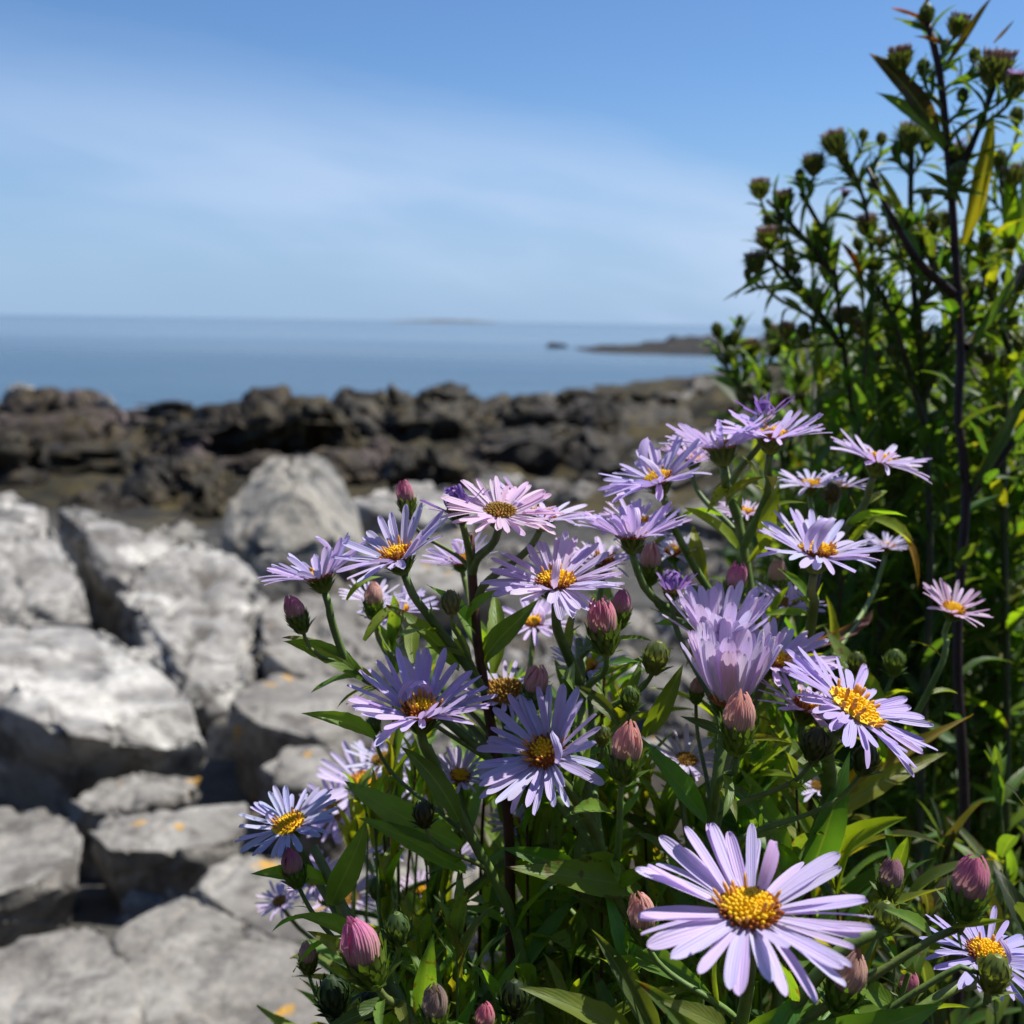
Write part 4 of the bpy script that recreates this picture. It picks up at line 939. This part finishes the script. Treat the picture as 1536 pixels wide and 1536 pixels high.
pK, lK = bushy([(1300, 1640, .46), (1310, 1200, .46), (1320, 900, .46), (1290, 700, .46), (1265, 520, .455), (1250, 400, .45), (1225, 330, .45), (1200, 290, .45)], .0026, .001,
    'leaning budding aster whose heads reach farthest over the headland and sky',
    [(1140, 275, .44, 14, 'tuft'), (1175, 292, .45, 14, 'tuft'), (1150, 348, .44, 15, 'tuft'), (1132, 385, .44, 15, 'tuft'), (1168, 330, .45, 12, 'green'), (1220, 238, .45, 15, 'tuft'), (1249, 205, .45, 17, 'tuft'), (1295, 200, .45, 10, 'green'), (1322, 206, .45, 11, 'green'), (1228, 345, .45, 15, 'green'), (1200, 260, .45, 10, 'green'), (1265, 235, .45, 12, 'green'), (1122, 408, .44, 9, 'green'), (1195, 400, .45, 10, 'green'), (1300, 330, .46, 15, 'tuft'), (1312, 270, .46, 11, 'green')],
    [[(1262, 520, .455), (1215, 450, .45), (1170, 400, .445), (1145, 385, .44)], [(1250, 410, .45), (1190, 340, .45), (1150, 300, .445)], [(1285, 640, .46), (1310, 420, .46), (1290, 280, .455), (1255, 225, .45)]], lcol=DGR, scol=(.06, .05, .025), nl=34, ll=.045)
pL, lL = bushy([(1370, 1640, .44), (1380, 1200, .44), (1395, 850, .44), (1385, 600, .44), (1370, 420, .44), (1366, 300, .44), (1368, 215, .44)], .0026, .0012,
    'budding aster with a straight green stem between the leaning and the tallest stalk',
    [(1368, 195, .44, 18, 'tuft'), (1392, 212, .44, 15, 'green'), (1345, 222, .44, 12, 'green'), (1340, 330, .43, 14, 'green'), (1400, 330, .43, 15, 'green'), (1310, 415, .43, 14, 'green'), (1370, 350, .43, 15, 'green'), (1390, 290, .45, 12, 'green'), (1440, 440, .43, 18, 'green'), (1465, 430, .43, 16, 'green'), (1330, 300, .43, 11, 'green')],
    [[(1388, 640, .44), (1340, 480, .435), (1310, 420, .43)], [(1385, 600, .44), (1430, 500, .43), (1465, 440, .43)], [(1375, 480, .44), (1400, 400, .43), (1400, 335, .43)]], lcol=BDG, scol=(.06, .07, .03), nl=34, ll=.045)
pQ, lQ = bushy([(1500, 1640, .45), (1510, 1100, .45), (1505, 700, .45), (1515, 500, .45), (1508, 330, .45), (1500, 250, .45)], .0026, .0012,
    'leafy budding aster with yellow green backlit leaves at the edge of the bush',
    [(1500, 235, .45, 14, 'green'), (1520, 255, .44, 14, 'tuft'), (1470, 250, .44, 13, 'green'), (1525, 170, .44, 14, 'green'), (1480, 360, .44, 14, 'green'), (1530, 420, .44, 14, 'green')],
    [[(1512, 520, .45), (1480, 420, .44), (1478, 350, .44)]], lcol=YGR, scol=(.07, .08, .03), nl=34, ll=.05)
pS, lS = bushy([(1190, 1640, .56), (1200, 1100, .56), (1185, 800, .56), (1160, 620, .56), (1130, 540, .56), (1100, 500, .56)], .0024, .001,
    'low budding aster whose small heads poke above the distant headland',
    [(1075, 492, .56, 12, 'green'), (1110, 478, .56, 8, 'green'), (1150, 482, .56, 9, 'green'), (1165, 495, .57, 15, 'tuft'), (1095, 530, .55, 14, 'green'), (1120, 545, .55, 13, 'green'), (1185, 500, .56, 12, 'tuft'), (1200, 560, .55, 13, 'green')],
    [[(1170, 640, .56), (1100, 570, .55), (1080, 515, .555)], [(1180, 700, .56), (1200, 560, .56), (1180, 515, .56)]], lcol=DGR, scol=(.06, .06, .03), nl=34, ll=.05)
for p_, ln_, us, vs, dd in [(pK, lK, (1150, 1330), (300, 520), .455), (pL, lL, (1300, 1460), (300, 560), .44), (pS, lS, (1090, 1220), (500, 640), .555), (pQ, lQ, (1450, 1540), (260, 560), .445)]:
    for i in range(14):
        u, v = rnd(*us), rnd(*vs); c_ = P(u, v, dd)
        l_ = min(ln_, key=lambda l: min((q - c_).length + 3 * max(0, q.z - c_.z + .008) for q in l))
        p_.bud(u, v, dd + rnd(-.012, .012), rnd(7, 11), random.choice(['green', 'green', 'tuft']), to=rnd(-10, 15), rt=rnd(-20, 20), nl=4, line=l_)
for p_, a, b, c, w_ in [(pJ, (1412, 195, .40), (1302, 78, .395), (.05, .05, .028), .8), (pJ, (1420, 225, .40), (1315, 136, .395), DGR, .8), (pJ, (1425, 218, .40), (1400, 160, .4), YGR, .7), (pJ, (1440, 365, .40), (1500, 150, .39), YGR, .55), (pJ, (1418, 95, .40), (1492, -5, .395), (.09, .06, .03), .5),
   (pJ, (1400, 40, .40), (1336, 10, .40), RED, .5), (pJ, (1380, 20, .40), (1400, -20, .40), GOLD, .7), (pJ, (1490, 65, .39), (1522, 28, .385), SRED, .6), (pJ, (1415, 70, .40), (1375, 48, .395), RED, .8), (pL, (1360, 350, .44), (1312, 255, .435), YGR, .9), (pQ, (1500, 370, .45), (1520, 240, .44), YGR, .9),
   (pQ, (1520, 370, .45), (1536, 230, .44), YGR, .9), (pJ, (1450, 520, .40), (1540, 400, .39), DGR, .5), (pK, (1220, 400, .45), (1245, 430, .43), YGR, .6), (pK, (1150, 415, .44), (1090, 442, .43), DGR, .35), (pL, (1290, 420, .45), (1260, 360, .44), RED, .8), (pJ, (1535, 205, .39), (1485, 180, .385), YGR, .5),
   (pJ, (1450, 745, .40), (1545, 560, .40), DGR, .45), (pS, (1110, 545, .55), (1155, 562, .54), (.07, .18, .03), .8), (pR, (1180, 975, .31), (1335, 912, .34), (.16, .07, .08), .35)]:
    p_.pleaf(a, b, c, wide=w_, face=Vector((rnd(-.3, .3), -1, .35)))
for p_, u, v, d, r_ in [(pK, 1268, 290, .455, 15), (pK, 1242, 402, .455, 11), (pL, 1326, 348, .44, 10), (pJ, 1526, 112, .38, 17), (pQ, 1440, 214, .44, 12)]:
    p_.flower(u, v, d, r_, to=10, rt=rnd(-10, 10), n=25, cup=45, disc='brown', c=(.55, .38, .78), joined=True, nl=2, rd=.4)
# leafy shoots without flowers that thicken the clump and the bush
def shoots(n, us, vs, ds, label, group, lcols, nl=14, ll=(.05, .03), t0=.55):
    for i in range(n):
        u, d = rnd(*us), rnd(*ds); v = rnd(*vs)
        lean = rnd(-50, 50)
        p = Plant('aster_shoot', label, 'aster', [(u - lean, v + 420, d + .01), (u - lean * .4, v + 200, d), (u, v, d)], .0016, .0003, random.choice([SGREEN, SRED, SGREEN]), group, random.choice(lcols))
        p.leaves(p.main, nl, ll[0], ll[1], t0, 1.0, ang=(25, 60)); p.leaves(p.main, 5, .02, .016, .975, 1.0, ang=(8, 30), check=False)
shoots(52, (540, 1240), (930, 1270), (.272, .35), 'leafy aster shoot filling the middle of the clump between blossoms', 'leafy shoots between the blossoms', [GRN, GRN, YGR, DGR], 20, (.05, .028))
shoots(46, (500, 1260), (1130, 1470), (.255, .36), 'leafy green aster shoot without blossoms among the flowering stalks', 'leafy shoots in the flower clump', [GRN, GRN, DGR, YGR], 17, (.055, .035))
shoots(20, (560, 1100), (1300, 1500), (.225, .27), 'low leafy aster shoot at the foot of the flower clump', 'low leafy shoots at the foot of the clump', [GRN, YGR, GRN], 12, (.045, .03))
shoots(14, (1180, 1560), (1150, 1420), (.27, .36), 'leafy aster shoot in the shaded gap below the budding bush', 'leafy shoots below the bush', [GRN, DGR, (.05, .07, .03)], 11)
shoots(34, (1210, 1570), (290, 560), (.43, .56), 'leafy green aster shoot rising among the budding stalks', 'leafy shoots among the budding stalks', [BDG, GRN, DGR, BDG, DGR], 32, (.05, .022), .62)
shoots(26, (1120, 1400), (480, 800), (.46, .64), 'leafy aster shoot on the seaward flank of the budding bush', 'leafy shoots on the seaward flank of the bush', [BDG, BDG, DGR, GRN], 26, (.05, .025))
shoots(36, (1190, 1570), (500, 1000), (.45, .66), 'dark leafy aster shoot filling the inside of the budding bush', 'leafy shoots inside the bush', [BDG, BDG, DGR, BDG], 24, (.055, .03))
# undergrowth behind: uncountable small leaves
b = MB()
for i in range(330):
    d = rnd(.62, 1.5); u = rnd(1175, 1900); x = (u - 768) / FPX * d; g0 = ground_z(x, d); zt = min(H - .01, P(u, rnd(500, 760), d).z)
    p0 = Vector((x, d, g0 - .02)); p1 = Vector((x + rnd(-.07, .07), d + rnd(-.05, .05), max(zt, g0 + .12))); pm = p0.lerp(p1, .5) + Vector((rnd(-.012, .012), 0, 0))
    b.tube([p0, pm, p1], [.002, .0016, .0006], 5)
    for k_ in range(34):
        t = rnd(.15, 1); p = p0.lerp(pm, t * 2) if t < .5 else pm.lerp(p1, t * 2 - 1)
        dr = Vector((rnd(-1, 1), rnd(-1, 1), rnd(-.1, 1))).normalized(); nn = Vector((rnd(-.6, .6), rnd(-.6, .6), 1)); sd_ = dr.cross(nn).normalized(); n2 = sd_.cross(dr)
        ln = rnd(.025, .06); wv = ln * rnd(.09, .17); k = len(b.v)
        b.v += [p, p + dr * ln * .45 + sd_ * wv, p + dr * ln * .95 - n2 * ln * .2, p + dr * ln * .45 - sd_ * wv, p + dr * ln * .47 - n2 * wv * .5]; b.uv += [(.5, 0), (1, .5), (.5, 1), (0, .5), (.5, .5)]
        b.f += [(k, k + 1, k + 4), (k + 1, k + 2, k + 4), (k + 2, k + 3, k + 4), (k + 3, k, k + 4)]; b.m += [0] * 4
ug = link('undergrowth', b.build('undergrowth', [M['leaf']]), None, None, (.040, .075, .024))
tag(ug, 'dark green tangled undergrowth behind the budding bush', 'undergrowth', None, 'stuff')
# loose stones on the ground behind the clump
for i in range(40):
    d = rnd(1.5, 5.0); u = rnd(620, 1160); x = (u - 768) / FPX * d; s = rnd(0.05, 0.13) * (0.7 + d * 0.25)
    place_rock('stone', lump(x, d, s, s * rnd(0.4, 0.8)), M[random.choice(['grey', 'pale', 'slab'])],
        'loose grey stone on the dark ground seen through the flowering clump', 'stone', 'loose stones behind the clump', bev=0.06, cuts=1, amp=0.06)
